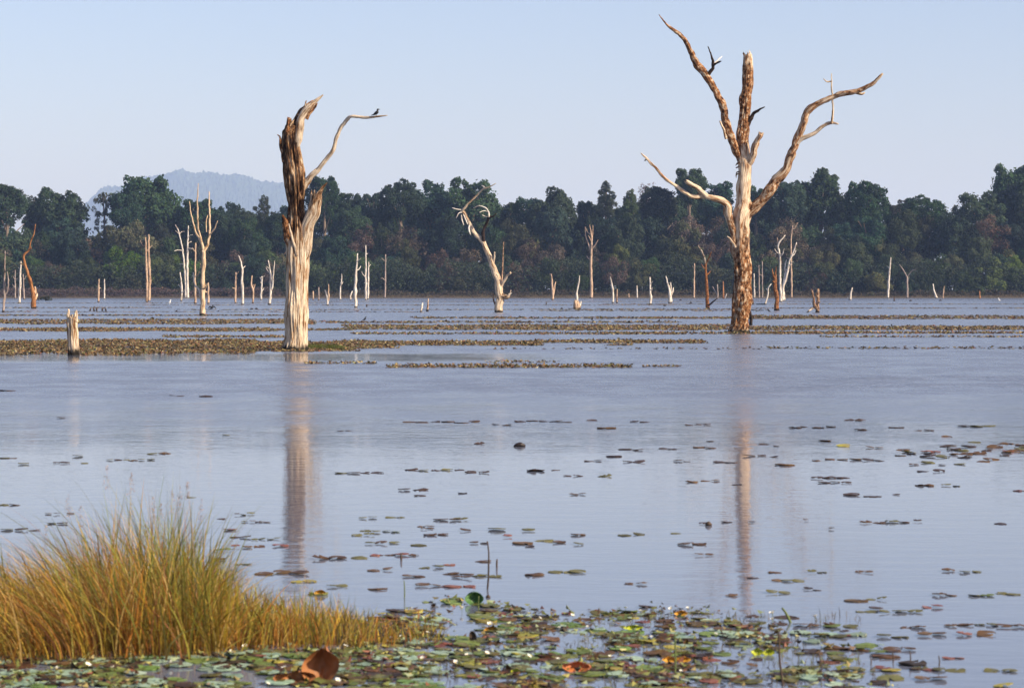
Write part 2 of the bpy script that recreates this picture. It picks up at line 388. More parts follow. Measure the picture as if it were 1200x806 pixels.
def tall_right():
    Yb = dist(390); base = ground(867, 390)
    t = empty('dead_tree', base)
    setp(t, 'tallest dead tree with brown flaking bark, three upper limbs and a sweeping right bough', 'dead tree')
    tr = [(866.5, 394, 27, .75), (866.5, 389, 25.5, .75), (867.5, 370, 23.5, .75), (868.5, 340, 21.5, .72), (868.8, 310, 20, .68), (868.5, 290, 22, .55), (868.5, 270, 23, .42), (870.5, 250, 21, .3), (872, 235, 18, .18),
          (872.2, 215, 16, .08), (872.2, 195, 15, .08), (871.5, 180, 15.5, .2), (870.8, 162, 14, .65), (871.6, 145, 14, .7), (872.8, 125, 13, .72), (874.8, 105, 13, .7), (876, 85, 12.5, .6), (875.5, 68, 10.5, .45), (875, 63, 9, .3)]
    P, W, B = limb(tr, Yb)
    woodpart('trunk', tube(P, W, B, 64, .08, .14, .16, .8, seed=5.1, knots=.25, wob=.2), W_BARK, t, base)
    def lb(pts, bulge, bark, name='branch', parent=None, mat=W_BARK, sides=16, ridge=.1, jag=0., seed=1., dy=0., knots=.2):
        P, W, B = limb(pts, Yb + dy, bulge, bark)
        return woodpart(name, tube(P, W, B, sides, .09, .2, ridge, jag, 1, seed, knots, .6), mat, parent or t, base)
    ul = lb([(868, 190, 8), (863.5, 178, 9), (859, 166, 9), (853, 149, 9.6), (846, 125.5, 9.4), (837.8, 106.6, 9), (830.7, 90, 9.6), (822.4, 80.7, 9.4), (813.5, 70, 8.4), (808.3, 57, 6), (801.2, 45.3, 5), (788.3, 34.7, 4), (781, 28.9, 2.2), (772.3, 17.5, 1)], -1.5, .72, seed=2)
    lb([(830, 88, 5), (835.9, 78, 4.2), (834.2, 66.5, 2.4), (829.5, 54.8, 1)], -.4, .95, 'twig', ul, W_DARK, 8, seed=3, dy=-.7)
    lb([(835, 77, 3), (841.3, 73.6, 2.6), (845, 72, 1.2)], -.4, .95, 'twig', ul, W_DARK, 8, seed=3.5, dy=-.8)
    lb([(836, 76, 2), (841, 71, 1.6), (846, 66.5, .9)], .3, .05, 'twig', ul, W_WHITE, 8, seed=3.7, dy=-.7)
    lb([(851, 163, 3.4), (848.4, 153.7, 3), (843.6, 142, 2.4)], -.2, .4, 'twig', ul, W_BARK, 8, jag=.5, seed=4, dy=-.6)
    lb([(875, 150, 7), (878.5, 141.5, 6), (883.7, 133, 4), (889.6, 129, 2.6), (896.2, 125.5, 1)], -.6, .95, 'branch', None, W_DARK, 10, seed=6)
    lb([(874, 197, 10, .1), (880.5, 184, 8.5, .2), (886, 172.6, 7.4, .45), (892, 156, 6.4, .4)], -.7, .35, 'branch', None, W_BARK, 14, .15, .9, 7)
    rl = lb([(868, 262, 16, .5), (875, 252, 16, .5), (882.4, 244.5, 14.5, .55), (894, 232.7, 13, .55), (908.3, 216, 12, .55), (920, 199.7, 10.5, .55), (928.3, 180.8, 9.4, .55), (935.4, 164.3, 9.4, .5), (938.8, 147.8, 8.4, .4), (946, 133.7, 8, .45), (957.8, 121.9, 7.4, .5), (972, 114.8, 6.4, .5), (988.5, 109.5, 6.2, .6), (1007.3, 106, 6, .6), (1021.5, 99.5, 5, .6), (1034.4, 86.5, 2.4, .5)], -1.8, .5, seed=8, sides=20)
    sb = lb([(934, 168, 6), (940, 163, 5.6), (953, 157, 4.6), (964.9, 147.8, 4.2), (974.3, 144.3, 4), (982.6, 145.5, 1.4)], -.5, .05, 'branch', rl, W_PALE, 10, seed=9, dy=-.75)
    lb([(974.6, 145, 3), (976, 126.6, 2.2), (974.8, 105.4, 2), (974.3, 86.5, 1)], -.2, .35, 'twig', rl, W_PALE, 8, seed=10, dy=-1.2)
    lb([(974.3, 95.5, 1.8), (969, 96, 1.6), (964.9, 92.4, .9)], -.2, .3, 'twig', rl, W_PALE, 6, seed=10.5, dy=-1.3)
    lb([(1003, 108.5, 4), (1010, 110.5, 3), (1013.5, 108.5, 1.5)], 0, .3, 'twig', rl, W_PALE, 8, seed=10.7, dy=-1.45)
    ll = lb([(865, 300, 12, .6), (861.5, 285, 12, .6), (858.5, 270, 10.5, .6), (855.3, 253.9, 9.6, .5), (853.2, 242.5, 9.4, .4), (846.5, 236, 7.6, .3), (836.8, 232, 7, .2), (823.9, 229.7, 6.4, .15), (812.6, 230.6, 5, .15), (804.5, 227.3, 4.2, .1), (793.2, 219.2, 3.8, .15), (780.3, 209.5, 3.4, .2), (767.4, 196.6, 3, .3), (757.7, 186, 2.6, .3), (751.3, 179.7, 1.4, .3)], -1.6, .3, seed=12)
    lb([(828, 230, 6), (822, 225, 5.6), (815.8, 220, 5.4), (803.7, 212, 5)], -.5, .15, 'twig', ll, W_PALE, 12, .15, .9, 13, -.75)
    lb([(758, 186.5, 1.6), (755.5, 188.5, 2)], 0, .5, 'twig', ll, W_PALE, 6, seed=14, dy=-1.4)
    lb([(862, 290, 3), (859.4, 285.3, 3), (855.5, 280, 2.4), (852, 277, 1)], -.2, .0, 'twig', None, W_PALE, 8, seed=15, dy=-.45)
    for q in range(5):
        y = 188 + q * 4.2 + rng.uniform(-2, 2)
        lb([(866.5, y, 1.6), (864.5 - rng.random() * 1.5, y + rng.uniform(0, 2.5), 1.8), (863.5 - rng.random() * 1.5, y + rng.uniform(1.5, 5), .7)], -.05, 1, 'bark_flake', None, W_DARK, 6, seed=20 + q, dy=-.25, knots=0)
    return t
def leaning():
    Yb = dist(366); base = ground(584.8, 366)
    t = empty('dead_tree', base)
    setp(t, 'dead tree leaning left in mid lake with a dark forked bough and pale stubs', 'dead tree')
    P, W, B = limb(to_water([(584.8, 366, 10.5, .2), (585.5, 357, 9.4, .25), (585.9, 349.8, 9.4, .3), (584.4, 332.4, 8.4, .2), (579, 315, 7, .2), (573.5, 299.9, 6.4, .3), (568, 286.8, 6.4, .35), (561.6, 279.2, 5.2, .1), (555, 271.6, 4.6, .35), (548.6, 258.6, 3.8, .4), (543, 248.5, 3.4, .4), (538.8, 245.6, 2, .2)]), Yb)
    woodpart('trunk', tube(P, W, B, 26, .14, .16, .12, .3, seed=3, knots=.2), W_PALE, t, base)
    def lb(pts, bulge, bark, mat=W_PALE, name='branch', sides=9, jag=0., dy=0., seed=1.):
        P, W, B = limb(pts, Yb + dy, bulge, bark)
        return woodpart(name, tube(P, W, B, sides, .16, .2, .05, jag, 1, seed, .15), mat, t, base)
    lb([(541, 249, 3), (543.5, 245, 2.8), (548.6, 239, 2.4), (558.3, 229.3, 2.2), (566, 221.6, 2), (570, 220.4, 2.2), (575, 218.5, 1.4), (581, 215, .8)], -1.5, .35)
    lb([(568, 219.5, 1.4), (564.5, 217.5, 1)], .2, .2, W_WHITE, dy=-1.2)
    lb([(568.5, 288, 4.4), (566.2, 280, 4.2), (565.9, 273.8, 4), (568, 266, 3.6), (570.8, 260, 3.4), (573, 254, 3.2), (577, 254, 2.4), (581.5, 250.5, 1.2)], -1.2, 1, W_DARK)
    lb([(573, 254.5, 2.2), (572.6, 249, 1.6), (569.5, 244.2, 1.4), (561.6, 241.3, 1.4), (555, 244, .9)], 1.0, .05, W_WHITE, dy=-1.1)
    for pts in ([(565, 252, .9), (570, 254, 1), (573, 254, 1.2)], [(562, 249, .7), (567, 247, .9), (571, 248, 1)]): lb(pts, .4, .1, W_WHITE, 'twig', 6, dy=-1)
    lb([(578, 308, 3), (579.2, 302, 2.2), (579.6, 295.5, 1.6)], -.5, .1)
    lb([(587, 336, 5), (590, 330, 3.8), (594, 324, 2.8), (598.5, 319.4, 2.2)], -.8, .05, jag=.6)
    lb([(586, 347, 8, .6), (591, 347.5, 7, .7), (595, 348, 5.5, .8), (597, 345.5, 2, .2), (598.7, 340, .9, .1)], -.6, .6, W_PALE, 'burl', 12)
    lb([(596, 345, 1.4), (599.5, 343.5, .8)], 0, .1, W_WHITE, 'twig', 6, dy=-.7)
    lb([(588.2, 330, 1.8), (588.8, 315, 1.6), (589.4, 300, 1.4), (590.2, 283.6, .9)], .4, .5, W_TAN, dy=.3)
    lb([(580.5, 356, 3), (578.5, 352, 2), (577.9, 343, 1.2)], .4, .6, W_TAN, dy=.3)
    for pts in ([(540, 246, 1.4), (534, 245, 1.2), (530, 243.5, .7)], [(541, 249, 1.2), (537.5, 250, 1.1), (534.5, 256, .6)], [(540.5, 252, 1.3), (541.5, 258, 1.5), (543.5, 264, .7)],
                [(543, 251, 1.2), (545.5, 257, 1.4), (548, 263, .7)], [(550, 264, 2.2), (549.5, 269, 2.2), (551.5, 275, 1)]):
        lb(pts, -.2, .0, W_WHITE, 'splinter', 6, dy=-.25)
    return t
def cut_stump():
    Yb = dist(416); base = ground(85.8, 416)
    t = empty('tree_stump', base); setp(t, 'short pale broken stump standing alone at the left edge of the plant mat', 'tree stump')
    P, W, B = limb([(86, 420, 15, .3), (86, 416, 14.4, .3), (85.8, 400, 13, .35), (85, 382, 12.6, .4), (84.6, 370, 12, .4)], Yb)
    woodpart('trunk', tube(P, W, B, 56, .04, .12, .55, .9, seed=6.4, wob=.08), W_PALE, t, base)
    for pts, sd_ in (([(80.5, 376, 5), (80.2, 369, 4), (80.3, 362, 1.6)], 1), ([(89.6, 377, 4.4), (89.8, 370, 3), (89.9, 363.5, 1.2)], 2), ([(85, 376, 3), (84.6, 369, 1.4)], 3)):
        P, W, B = limb(pts, Yb - .05, 0, .15)
        woodpart('splinter', tube(P, W, B, 12, .04, .2, .2, .5, .8, sd_), W_PALE, t, base)
left_tree = tall_left(); right_tree = tall_right(); lean_tree = leaning(); cut_stump()

# ------------------------------------------------------------------ the smaller dead trees, poles and stumps
GRP = 'small dead trees standing in the lake'
def snag(name, label, cat, limbs, mat=W_WHITE, bark=.25, jag=.5, Y=None):
    pts = limbs[0]; bx, by = pts[0][0], pts[0][1]
    hh = by - pts[-1][1]
    if hh > 24:                                  # short broken twig stubs
        for q in range(rng.randint(1, 3)):
            u = rng.uniform(.35, .92) * (len(pts) - 1); i0 = int(u); fr = u - i0
            x_ = pts[i0][0] + (pts[i0 + 1][0] - pts[i0][0]) * fr; y_ = pts[i0][1] + (pts[i0 + 1][1] - pts[i0][1]) * fr
            w_ = pts[i0][2] + (pts[i0 + 1][2] - pts[i0][2]) * fr; sg = rng.choice((-1, 1)); ln = rng.uniform(.04, .10) * hh + .8
            limbs = list(limbs) + [[(x_, y_, w_ * .55), (x_ + sg * ln * .5, y_ - ln * rng.uniform(.1, .6), w_ * .42), (x_ + sg * ln * .9, y_ - ln * rng.uniform(.3, 1.3), max(.45, w_ * .25))]]
    Yb = min(dist(max(by, 349.3)), 690) if Y is None else Y
    base = at(bx, by, Yb); base.z = 0
    if by < 349.3 or Y is not None:       # foot meets the water at the bank
        fy = HY + (HC / Yb) * F
        pts = [(bx, fy, pts[0][2])] + list(pts[1:])
    first = limb(to_water(pts, 70 / Yb * 3), Yb, 0, bark)
    seed = rng.uniform(0, 50)
    step = max(.12, Yb * .0012)
    sides = 12 if Yb < 350 else 8
    d = tube(*first, sides, step, .35, .08, jag, 1, seed, .3, .5)
    if len(limbs) == 1:
        o = woodpart(name, d, mat, None, base); return setp(o, label, cat, GRP)
    t = empty(name, base); setp(t, label, cat, GRP)
    woodpart('trunk', d, mat, t, base)
    for j, l in enumerate(limbs[1:]):
        m_ = mat
        if isinstance(l[0], str): m_ = {'w': W_WHITE, 'd': W_DARK, 't': W_TAN, 'b': W_BARK}[l[0]]; l = l[1:]
        ext = abs(l[-1][0] - l[0][0]) * Yb / F
        P, W, B = limb(l, Yb, rng.choice((-1, 1)) * (.3 + ext * .6), bark)
        woodpart('branch', tube(P, W, B, max(6, sides - 2), step, .3, .05, 0, 1, seed + j, .2, .9), m_, t, base)
    return t
DT, PO, ST = ('dead_tree', 'dead tree'), ('dead_pole', 'dead pole'), ('tree_stump', 'tree stump')
def S(k_, label, *limbs, mat=W_WHITE, bark=.25, jag=.5, Y=None): return snag(k_[0], label, k_[1], list(limbs), mat, bark, jag, Y)
S(DT, 'thin grey-green dead tree with two stems at the left edge of the picture', [(3.5, 366, 3), (4.8, 355, 2.8), (5.5, 344.6, 2.6), (4.8, 331, 2.2), (5.5, 312, 1.8), (6.1, 294, 1)], [(5.2, 346, 2), (8.9, 340.5, 1.9), (9.5, 328, 1.6), (8.5, 318.6, 1)], mat=W_GREY)
S(DT, 'crooked rust-red dead tree leaning left near the left edge', [(39.8, 361.6, 6), (38.9, 347.3, 5.4), (36.2, 333.7, 4), (32, 318.7, 3.2), (28.6, 306.4, 2.8), (28, 298.9, 2.8), (34.1, 292.7, 2.4), (36.2, 281.8, 1.8), (39.6, 275, 1.4), (41.6, 262.7, .8)],
  ['b', (38.5, 345, 4), (41.5, 342, 3.5), (41, 336, 2)], ['b', (39, 352, 5), (42.5, 348, 3.2), (43.5, 344, 1.6)], [(34.5, 293, 1.6), (36.8, 290, 1)], mat=W_RED, bark=.45)
S(PO, 'pale straight dead pole just left of the rust-red crooked tree', [(22.8, 355.5, 3), (23.2, 336, 2.8), (23.9, 320, 2.4), (24.8, 306, 1.4)])
S(PO, 'thin grey dead pole farthest left of three beside the rust-red tree', [(17.7, 350, 2), (17.7, 333, 1.8), (17.8, 316, 1)], mat=W_GREY)
S(PO, 'thin grey dead pole right behind the rust-red tree', [(28.4, 351, 2.2), (27.6, 335, 1.8), (27, 321, 1)], mat=W_GREY)
S(PO, 'tan dead post, the left of two above the broken stump', [(115.3, 354, 2.6), (115.5, 340, 2.2), (116, 327, 1.2)], mat=W_TAN)
S(PO, 'thin pale dead post, the right of two above the broken stump', [(122.4, 350.7, 1.7), (122.3, 338, 1.5), (122.4, 327, 1)])
S(DT, 'pinkish twin-stemmed bare trunk rising into the green tree below the big round crown', [(172.5, 354, 3.4), (171.6, 320, 2.8), (170.6, 278, 1.8)], [(174.8, 352, 3.6), (175, 320, 3), (174.2, 275, 2)], mat=W_TAN, bark=.35)
S(DT, 'thin white dead tree bending left at the top beside the straight white pole', [(218, 348.6, 2.6), (216.5, 320.4, 2.2), (213.8, 293, 1.8), (209.6, 272, 1.3), (205.4, 263.5, .8)], [(213.6, 293.6, 1.1), (208, 293, .9), (204.3, 294.3, .7)], [(216, 310, 1), (210, 309, .6)])
S(DT, 'straight white dead pole with short side twigs left of the many-armed dead tree', [(220, 349.2, 3), (219.6, 320, 2.6), (219.5, 299.3, 2.2), (220.2, 280, 1.8), (220.8, 264.5, 1)], [(220, 291, 1.1), (226, 291.5, .7)], [(220, 285, 1), (224.5, 283, .7)])
S(PO, 'slender tan dead pole just left of the many-armed dead tree', [(229, 356, 2.8), (228.6, 335, 2.4), (228.6, 320, 2.2), (229.2, 284.6, 1.8)], mat=W_TAN, bark=.15)
S(DT, 'short pale dead trunk with crooked tip left of the white poles', [(212.3, 353, 2.4), (212.7, 335, 2), (211, 319, 1.2)], [(212.5, 343, 1.2), (215.5, 341.5, .9), (217.5, 338, .6)])
S(DT, 'tall many-armed pale dead tree right of the white poles', [(236.8, 370, 7), (237.6, 356, 5.6), (238, 341.5, 5), (238.5, 309.9, 4.6), (238.7, 293, 4.4)],
  [(238.7, 294, 3.6), (234.9, 281.4, 2.8), (229.6, 272, 2.2), (226.4, 261.4, 1.8), (223.3, 246.6, 1.3), (222, 236, .8)], [(236.2, 284, 2.4), (233.8, 274, 2.2), (231.7, 257, 1.9), (231.7, 227.6, 1.4), (232.3, 215, .7)],
  [(239, 294, 3.4), (244, 286, 2.8), (245.4, 274, 2.4), (245.4, 246.6, 1.9), (245, 224.5, 1)], [(245.2, 276, 1.8), (250.7, 268.7, 1.6), (255, 259, .9)], [(242, 272, 1), (241.5, 260, 1.2), (243.5, 252, .6)],
  ['w', (236, 354, 2.2), (232.8, 339.4, 2), (228, 333.5, 1.8), (226.4, 319.3, 1)], mat=make_wood('wood_sand', (.62, .46, .30), [(.06, .03, .015), (.30, .17, .08), (.46, .31, .18)]), bark=.15)
S(PO, 'short pale dead post just right of the many-armed dead tree', [(244, 356, 2.8), (244.1, 343, 2.4), (244, 331, 1.4)], mat=W_TAN, bark=.1)
S(PO, 'slender tan dead trunk second left of the bent-topped pole near the thick dead trunk', [(275.8, 355.5, 2.4), (276, 333, 2.2), (276.4, 319, 1.2)], mat=W_TAN)
S(PO, 'pale dead trunk with its tip bent left, left of the thick dead trunk', [(284.3, 357, 3.2), (283.7, 333, 2.9), (283.7, 316, 2.4), (281.6, 305, 1.6), (279.6, 299.3, 1)])
S(DT, 'small kinked dead tree with one side fork left of the thick dead trunk', [(296.3, 355.5, 2.4), (296.3, 339.7, 2.2), (294.3, 333.3, 1.9), (295.4, 323, 1.1)], [(296.2, 341, 1.6), (298.2, 335.5, 1.5), (298.8, 333, 1)], mat=W_TAN, bark=.15)
S(DT, 'small slim dead tree with forked top between kinked and V-shaped ones', [(305.9, 351.5, 2.2), (306.5, 337, 2), (307, 323.8, 1.6)], [(306.7, 331, 1.3), (304.8, 325, 1)])
S(DT, 'V-shaped pale dead tree nearest the left side of the thick dead trunk', [(315.3, 357, 3.2), (317.2, 341, 2.8), (316.9, 320.7, 2), (314.4, 304.8, 1)], [(317, 342, 2.2), (319.6, 333, 2), (320.4, 320.7, 1.6), (321.7, 305.6, .8)])
S(ST, 'thin brown post just right of the thick dead trunk', [(367, 351.5, 1.8), (367, 341, 1.4)], mat=W_TAN)
S(ST, 'thin dark post second right of the thick dead trunk', [(373.5, 352, 2), (373.4, 344, 1.7), (373.5, 336.5, 1.2)], mat=W_GREY)
S(DT, 'small white snag with dark stem behind, right of the thick dead trunk', [(384, 358, 2.6), (383, 346, 2.2), (380.9, 339.7, 1.1)], ['t', (385, 352, 2), (385, 343, 1.8), (384.9, 333, .9)])
S(DT, 'thin hooked pale snag between the thick dead trunk and the forked-tip pole', [(398.8, 351.5, 2), (398.8, 336.5, 1.7), (400.4, 329.4, 1.5), (400.5, 321, .6)], [(399, 335, 1.4), (400.8, 331, 1.2)])
S(DT, 'pale dead trunk with a small forked tip left of the twin white poles', [(417.3, 360.6, 3.8), (416.5, 341, 3.4), (417, 322, 2.6), (418.3, 306.4, 2), (418.9, 297, 1.2)], [(418.2, 307, 1.2), (422.5, 303, .7)])
S(ST, 'tiny white stub beside the foot of the forked-tip pole', [(411, 351.6, 2.6), (410.3, 347, 1.8), (413, 341, 1)])
S(PO, 'taller of the twin thin white poles', [(428.6, 351.5, 2.4), (428.6, 320, 2), (428.6, 287.4, 1)], [(428.6, 298, .9), (431, 297, .6)])
S(PO, 'shorter of the twin thin white poles', [(431, 350.7, 2.4), (431.6, 330, 2.1), (432, 307, 1.2)])
S(PO, 'thin grey live-looking pole right of the twin white poles by the forest', [(451.2, 350.7, 2), (451.6, 325, 1.8), (451.8, 298, 1.2)], mat=W_GREY, Y=690)
S(ST, 'slanting white stick with dark tip left of the leaning dead tree', [(492.8, 366, 2.4), (494.3, 359, 2.2), (495.4, 354.6, 1.2)])
S(ST, 'thin tan stick beside the slanting white stick', [(500.8, 365, 3), (501.4, 358, 1.6), (501.9, 349.8, 1.2)], mat=W_TAN)
S(DT, 'small pinkish forked snag right of the leaning dead tree', [(647.4, 351.5, 3), (647.3, 333, 2.2), (645.8, 320.7, 1)], [(648.5, 346, 2), (649.6, 338, 1.8), (651.3, 330, .9)], mat=W_TAN, bark=.15)
S(DT, 'white spike rising from a squat broken stump right of the leaning dead tree', [(677, 362.4, 8), (676, 357, 7), (675.4, 352.7, 5)], ['w', (675.5, 355, 3.2), (676.6, 342, 2.4), (678, 331.9, 1.8), (679.3, 323, .8)], ['w', (680, 359, 2.4), (681, 353, 1.2)], mat=W_TAN, jag=.8)
S(DT, 'tall bare brownish tree with upswept branches in front of the forest centre', [(693, 349, 3.4), (692.6, 317, 3), (693, 292.4, 2.6), (693, 276.8, 1.8), (691, 263.4, .8)], [(692.8, 296, 1.8), (689.3, 285.7, 1.5), (686.3, 275.3, 1.2), (685.6, 266, .6)],
  [(693, 292, 1.7), (697.5, 287, 1.4), (701, 281, .7)], [(693.2, 283, 1.5), (694.4, 275, 1.2), (694.8, 264, .6)], [(692.8, 306, 1), (687, 300, .6)], [(693, 283, 1.2), (689.5, 276, .7)], mat=W_TAN, Y=690)
S(PO, 'white bent-topped dead pole in mid lake with a short brown post beside it', [(718, 355.2, 2.8), (718, 339.3, 2.4), (716, 328.9, 1.8), (714.9, 324.4, 1)])
S(ST, 'short brown post right of the white bent-topped pole', [(722.9, 355.2, 2.2), (723, 347, 1.9), (723.2, 338.6, 1)], mat=W_TAN, bark=.5)
S(ST, 'tiny white post on the far shore right of the short brown post', [(737, 349.4, 1.4), (737, 344, 1)], mat=W_TAN)
S(ST, 'small white far post left of the white-footed dead pole', [(746.6, 349.7, 1.8), (746.6, 341, 1.6), (746.5, 334.5, .9)])
S(PO, 'dead pole with a bright white foot left of the branching white snag', [(762.3, 356.9, 3.6), (762.2, 351, 3), (762, 339.5, 2.4), (761.7, 324.6, 1.4)], bark=.3)
S(DT, 'small white branching snag like a hand left of the tallest dead tree', [(784.9, 355.2, 5), (785.7, 347, 3.6), (783.4, 337, 2.2), (780.3, 323.4, 1)], [(786, 346, 2.2), (788.6, 341, 1.8), (789.2, 337, .9)], [(786, 344, 1.8), (786.4, 337, 1.4), (786, 330.8, .7)])
S(PO, 'thin pinkish pole by the forest left of the brown Y-shaped dead tree', [(813.2, 349.6, 2), (813.5, 330, 1.8), (814, 308.5, 1)], mat=W_TAN)
S(DT, 'dark brown Y-shaped dead tree with a low slanting bough left of the tallest dead tree', [(829.4, 361.8, 4.4), (828.4, 350.7, 4), (828, 332, 3.6), (827.3, 318.4, 3.2), (826.9, 308.5, 2.8)], ['w', (826.9, 310, 2.4), (825.6, 303.5, 2.2), (822.5, 294.8, 1.8), (817.8, 287.4, .9)],
  [(827, 309, 2.2), (829.5, 305, 1.9), (831.2, 300.5, 1.7), (833.7, 295.4, .9)], ['w', (826.8, 308, 1.3), (824, 311.5, .8)], ['d', (829, 358.5, 2.6), (832, 356.5, 2.2), (836.2, 353, 1.8), (840.5, 350, 1)], mat=W_RED, bark=.8)
S(DT, 'thin grey two-pronged snag just left of the tallest dead tree', [(841, 350, 2), (840.9, 341, 1.7), (840.8, 333, 1)], [(840.8, 346, 1.4), (838, 341, 1.2), (835, 335.8, .7)], mat=W_GREY)
S(ST, 'thin reddish stub nearest the left side of the tallest dead tree', [(848, 350, 2.6), (847.6, 340, 1.8), (847.4, 329.6, 1)], ['w', (849.5, 349, 1.8), (851.5, 344.5, 1)], mat=W_RED)
S(ST, 'dark stub behind the right foot of the tallest dead tree', [(880, 381, 4), (879.8, 372, 3.2), (879.6, 365, 2)], mat=W_DARK, bark=.8)
S(ST, 'small dark stump right of the tallest dead tree beside a pale log', [(882, 357, 3), (881.8, 350.8, 2)], mat=W_DARK)
S(PO, 'thin white pole by the forest right of the tallest dead tree', [(884, 349.4, 2), (883.8, 333, 1.6), (883.6, 320.5, 1)])
S(PO, 'grey pole, left of two thin ones right of the tallest dead tree', [(889.7, 349.4, 1.6), (889.5, 328, 1.4), (889.4, 310.5, .8)], mat=W_GREY)
S(PO, 'grey pole, right of two thin ones right of the tallest dead tree', [(893.6, 349.4, 1.6), (893.5, 328, 1.4), (893.3, 306, .8)], mat=W_GREY)
S(DT, 'thin white bent snag rising from a low pale log left of the brown jagged stump', [(896.4, 357, 2.6), (899.5, 346, 2), (900.5, 337, 1.4), (904, 332.5, .8)], ['w', (896, 356.5, 2), (891, 356.8, 2.2), (886.3, 356.6, 1.4)])
S(DT, 'brown jagged dead trunk in front of the tall white forked snags', [(910.3, 364, 6), (910, 349, 5.4), (908.3, 333.7, 4.6), (907.2, 322, 4.2)], [(906.6, 326, 2.4), (905.6, 320, 2), (905, 315, .9)], [(908, 325, 2.2), (909, 318, 1.6), (909.4, 312.5, .8)], mat=W_RED, bark=.6, jag=1.)
S(DT, 'tall white snag with bent tip behind the brown jagged trunk', [(915, 353.9, 3.2), (914.2, 327.5, 2.8), (913.9, 301, 2.3), (911.9, 287.2, 1.9), (916.5, 280, 1.6), (920.4, 275.6, .9)], ['t', (912, 288, 1.2), (911, 278.5, .7)])
S(DT, 'tall white snag with stepped upper fork right of the bent-tipped white one', [(917, 352.5, 3.8), (917.3, 336.8, 3.2), (922, 322.9, 2.7), (925, 307.4, 2.3), (929.7, 295, 1.8), (933.6, 284, 1.1)], [(918.2, 333, 2), (919.4, 322, 1.8), (920.4, 309, 1.5), (922, 304, .7)], [(919.4, 352, 2.2), (918.6, 342, 1.8)], [(924.6, 311, 1.1), (927, 310.5, .7)])
S(PO, 'tall pinkish pole against the forest right of the white forked snags', [(927.7, 349, 2.2), (927.2, 310, 1.9), (927, 281, 1.6), (929.2, 264, .8)], mat=W_TAN, Y=690)
S(DT, 'low dark Y-shaped stump with a pale log slanting into the water', [(958, 366.3, 5), (958.7, 350.8, 3.8), (958.7, 338.4, 2.6)], ['t', (957, 361, 4.6), (954.5, 358, 4.4), (953.7, 349, 2.6), (950.6, 339, 1.4)], ['w', (954, 360, 2.4), (948, 364.5, 2.2), (941.3, 369.4, 1.2)], mat=W_TAN, bark=.7)
S(ST, 'short white slanting stake right of the low Y-shaped stump', [(996.4, 351.5, 2.8), (997.1, 343, 2), (999, 336.8, 1)], [(995, 351, 1.4), (993, 348.5, 1)])
S(DT, 'white slightly curved dead pole on the right side of the lake', [(1040.8, 349.4, 2.8), (1041.3, 330, 2.5), (1043, 313, 1.9), (1044, 301.7, 1)])
S(DT, 'pale T-shaped bare tree right of the curved white pole', [(1063.3, 349.4, 2.4), (1063.3, 335, 2), (1063.3, 324, 1.7)], [(1063.2, 325, 1.5), (1058.3, 315.8, 1.2), (1054, 310, .6)], [(1063.5, 324, 1.4), (1068.3, 317.5, 1.1), (1073, 315.8, .6)], mat=W_GREY)
S(ST, 'small white crooked stub with dark foot at the right side', [(1097.5, 349.6, 4), (1095, 342.5, 1.8), (1093.3, 332.5, 1)], bark=.2)
S(ST, 'thin tan stub right of the small white crooked stub', [(1105, 350, 1.8), (1105.6, 342, 1.4), (1106.7, 335, .8)], mat=W_TAN)
S(ST, 'tiny reddish stub by the far shore near the right edge', [(1148.3, 350, 2.4), (1148, 341, 1)], mat=W_RED)
S(ST, 'dark little post standing in the water at the right', [(1048, 353, 1.9), (1048, 348, 1.6)], mat=W_DARK)
S(ST, 'dark low stump in the water below the twin white poles', [(429.7, 359.6, 2), (429.7, 356.5, 1.4)], mat=W_DARK)
S(ST, 'tiny dark stick in the water left of the white spike', [(640, 357, 1.4), (640.3, 354, 1)], mat=W_DARK)
S(ST, 'dark little stick in front of the white spike stump', [(694, 375, 2), (694, 371, 1.4)], mat=W_DARK)
S(ST, 'dark stick in the plant band left of the tallest dead tree', [(780, 384, 2), (780, 380.5, 1.3)], mat=W_DARK)
for i, (x, y, h_) in enumerate([(105, 364.5, 4), (110.5, 364.8, 6), (113, 364.6, 5), (120, 364.4, 4), (124, 364.2, 3)]):
    S(ST, ['leftmost dark stick of the row behind the broken stump', 'second dark stick of the row behind the broken stump', 'middle dark stick of the row behind the broken stump', 'fourth dark stick of the row behind the broken stump', 'rightmost dark stick of the row behind the broken stump'][i],
      [(x, y, 2.2), (x + rng.uniform(-1, 1), y - h_ * .5, 1.8), (x + rng.uniform(-2, 2), y - h_, 1)], mat=W_DARK)

# ------------------------------------------------------------------ far forest
def leafcloud(n, fn, size, colfn, tilt=.7, asp=.75):
    """n leaf-clump faces; fn -> (centre, outward normal, tone)"""
    C, N, T = fn(n)
    n = len(C)
    N = N + nrg.normal(0, tilt, (n, 3)); N /= np.linalg.norm(N, axis=1)[:, None] + 1e-9
    A = np.cross(N, nrg.normal(0, 1, (n, 3))); A /= np.linalg.norm(A, axis=1)[:, None] + 1e-9
    Bv = np.cross(N, A)
    s = size * nrg.uniform(.55, 1.35, n)[:, None]
    V = np.empty((n, 5, 3))
    bend = N * s * .28
    V[:, 0] = C - A * s * .5; V[:, 1] = C + Bv * s * asp * .5 - bend; V[:, 2] = C + A * s * .5; V[:, 3] = C - Bv * s * asp * .5 - bend; V[:, 4] = C + N * 0
    q = np.arange(n)[:, None] * 5
    f = np.concatenate([q + [0, 1, 2], q + [0, 2, 3]], 0)
    V = V[:, :4].reshape(-1, 3)
    q = np.arange(n)[:, None] * 4
    f = np.concatenate([q + [0, 2, 1], q + [0, 3, 2]], 0)
    colr = np.repeat(colfn(T), 4, 0)
    return V, f, colr
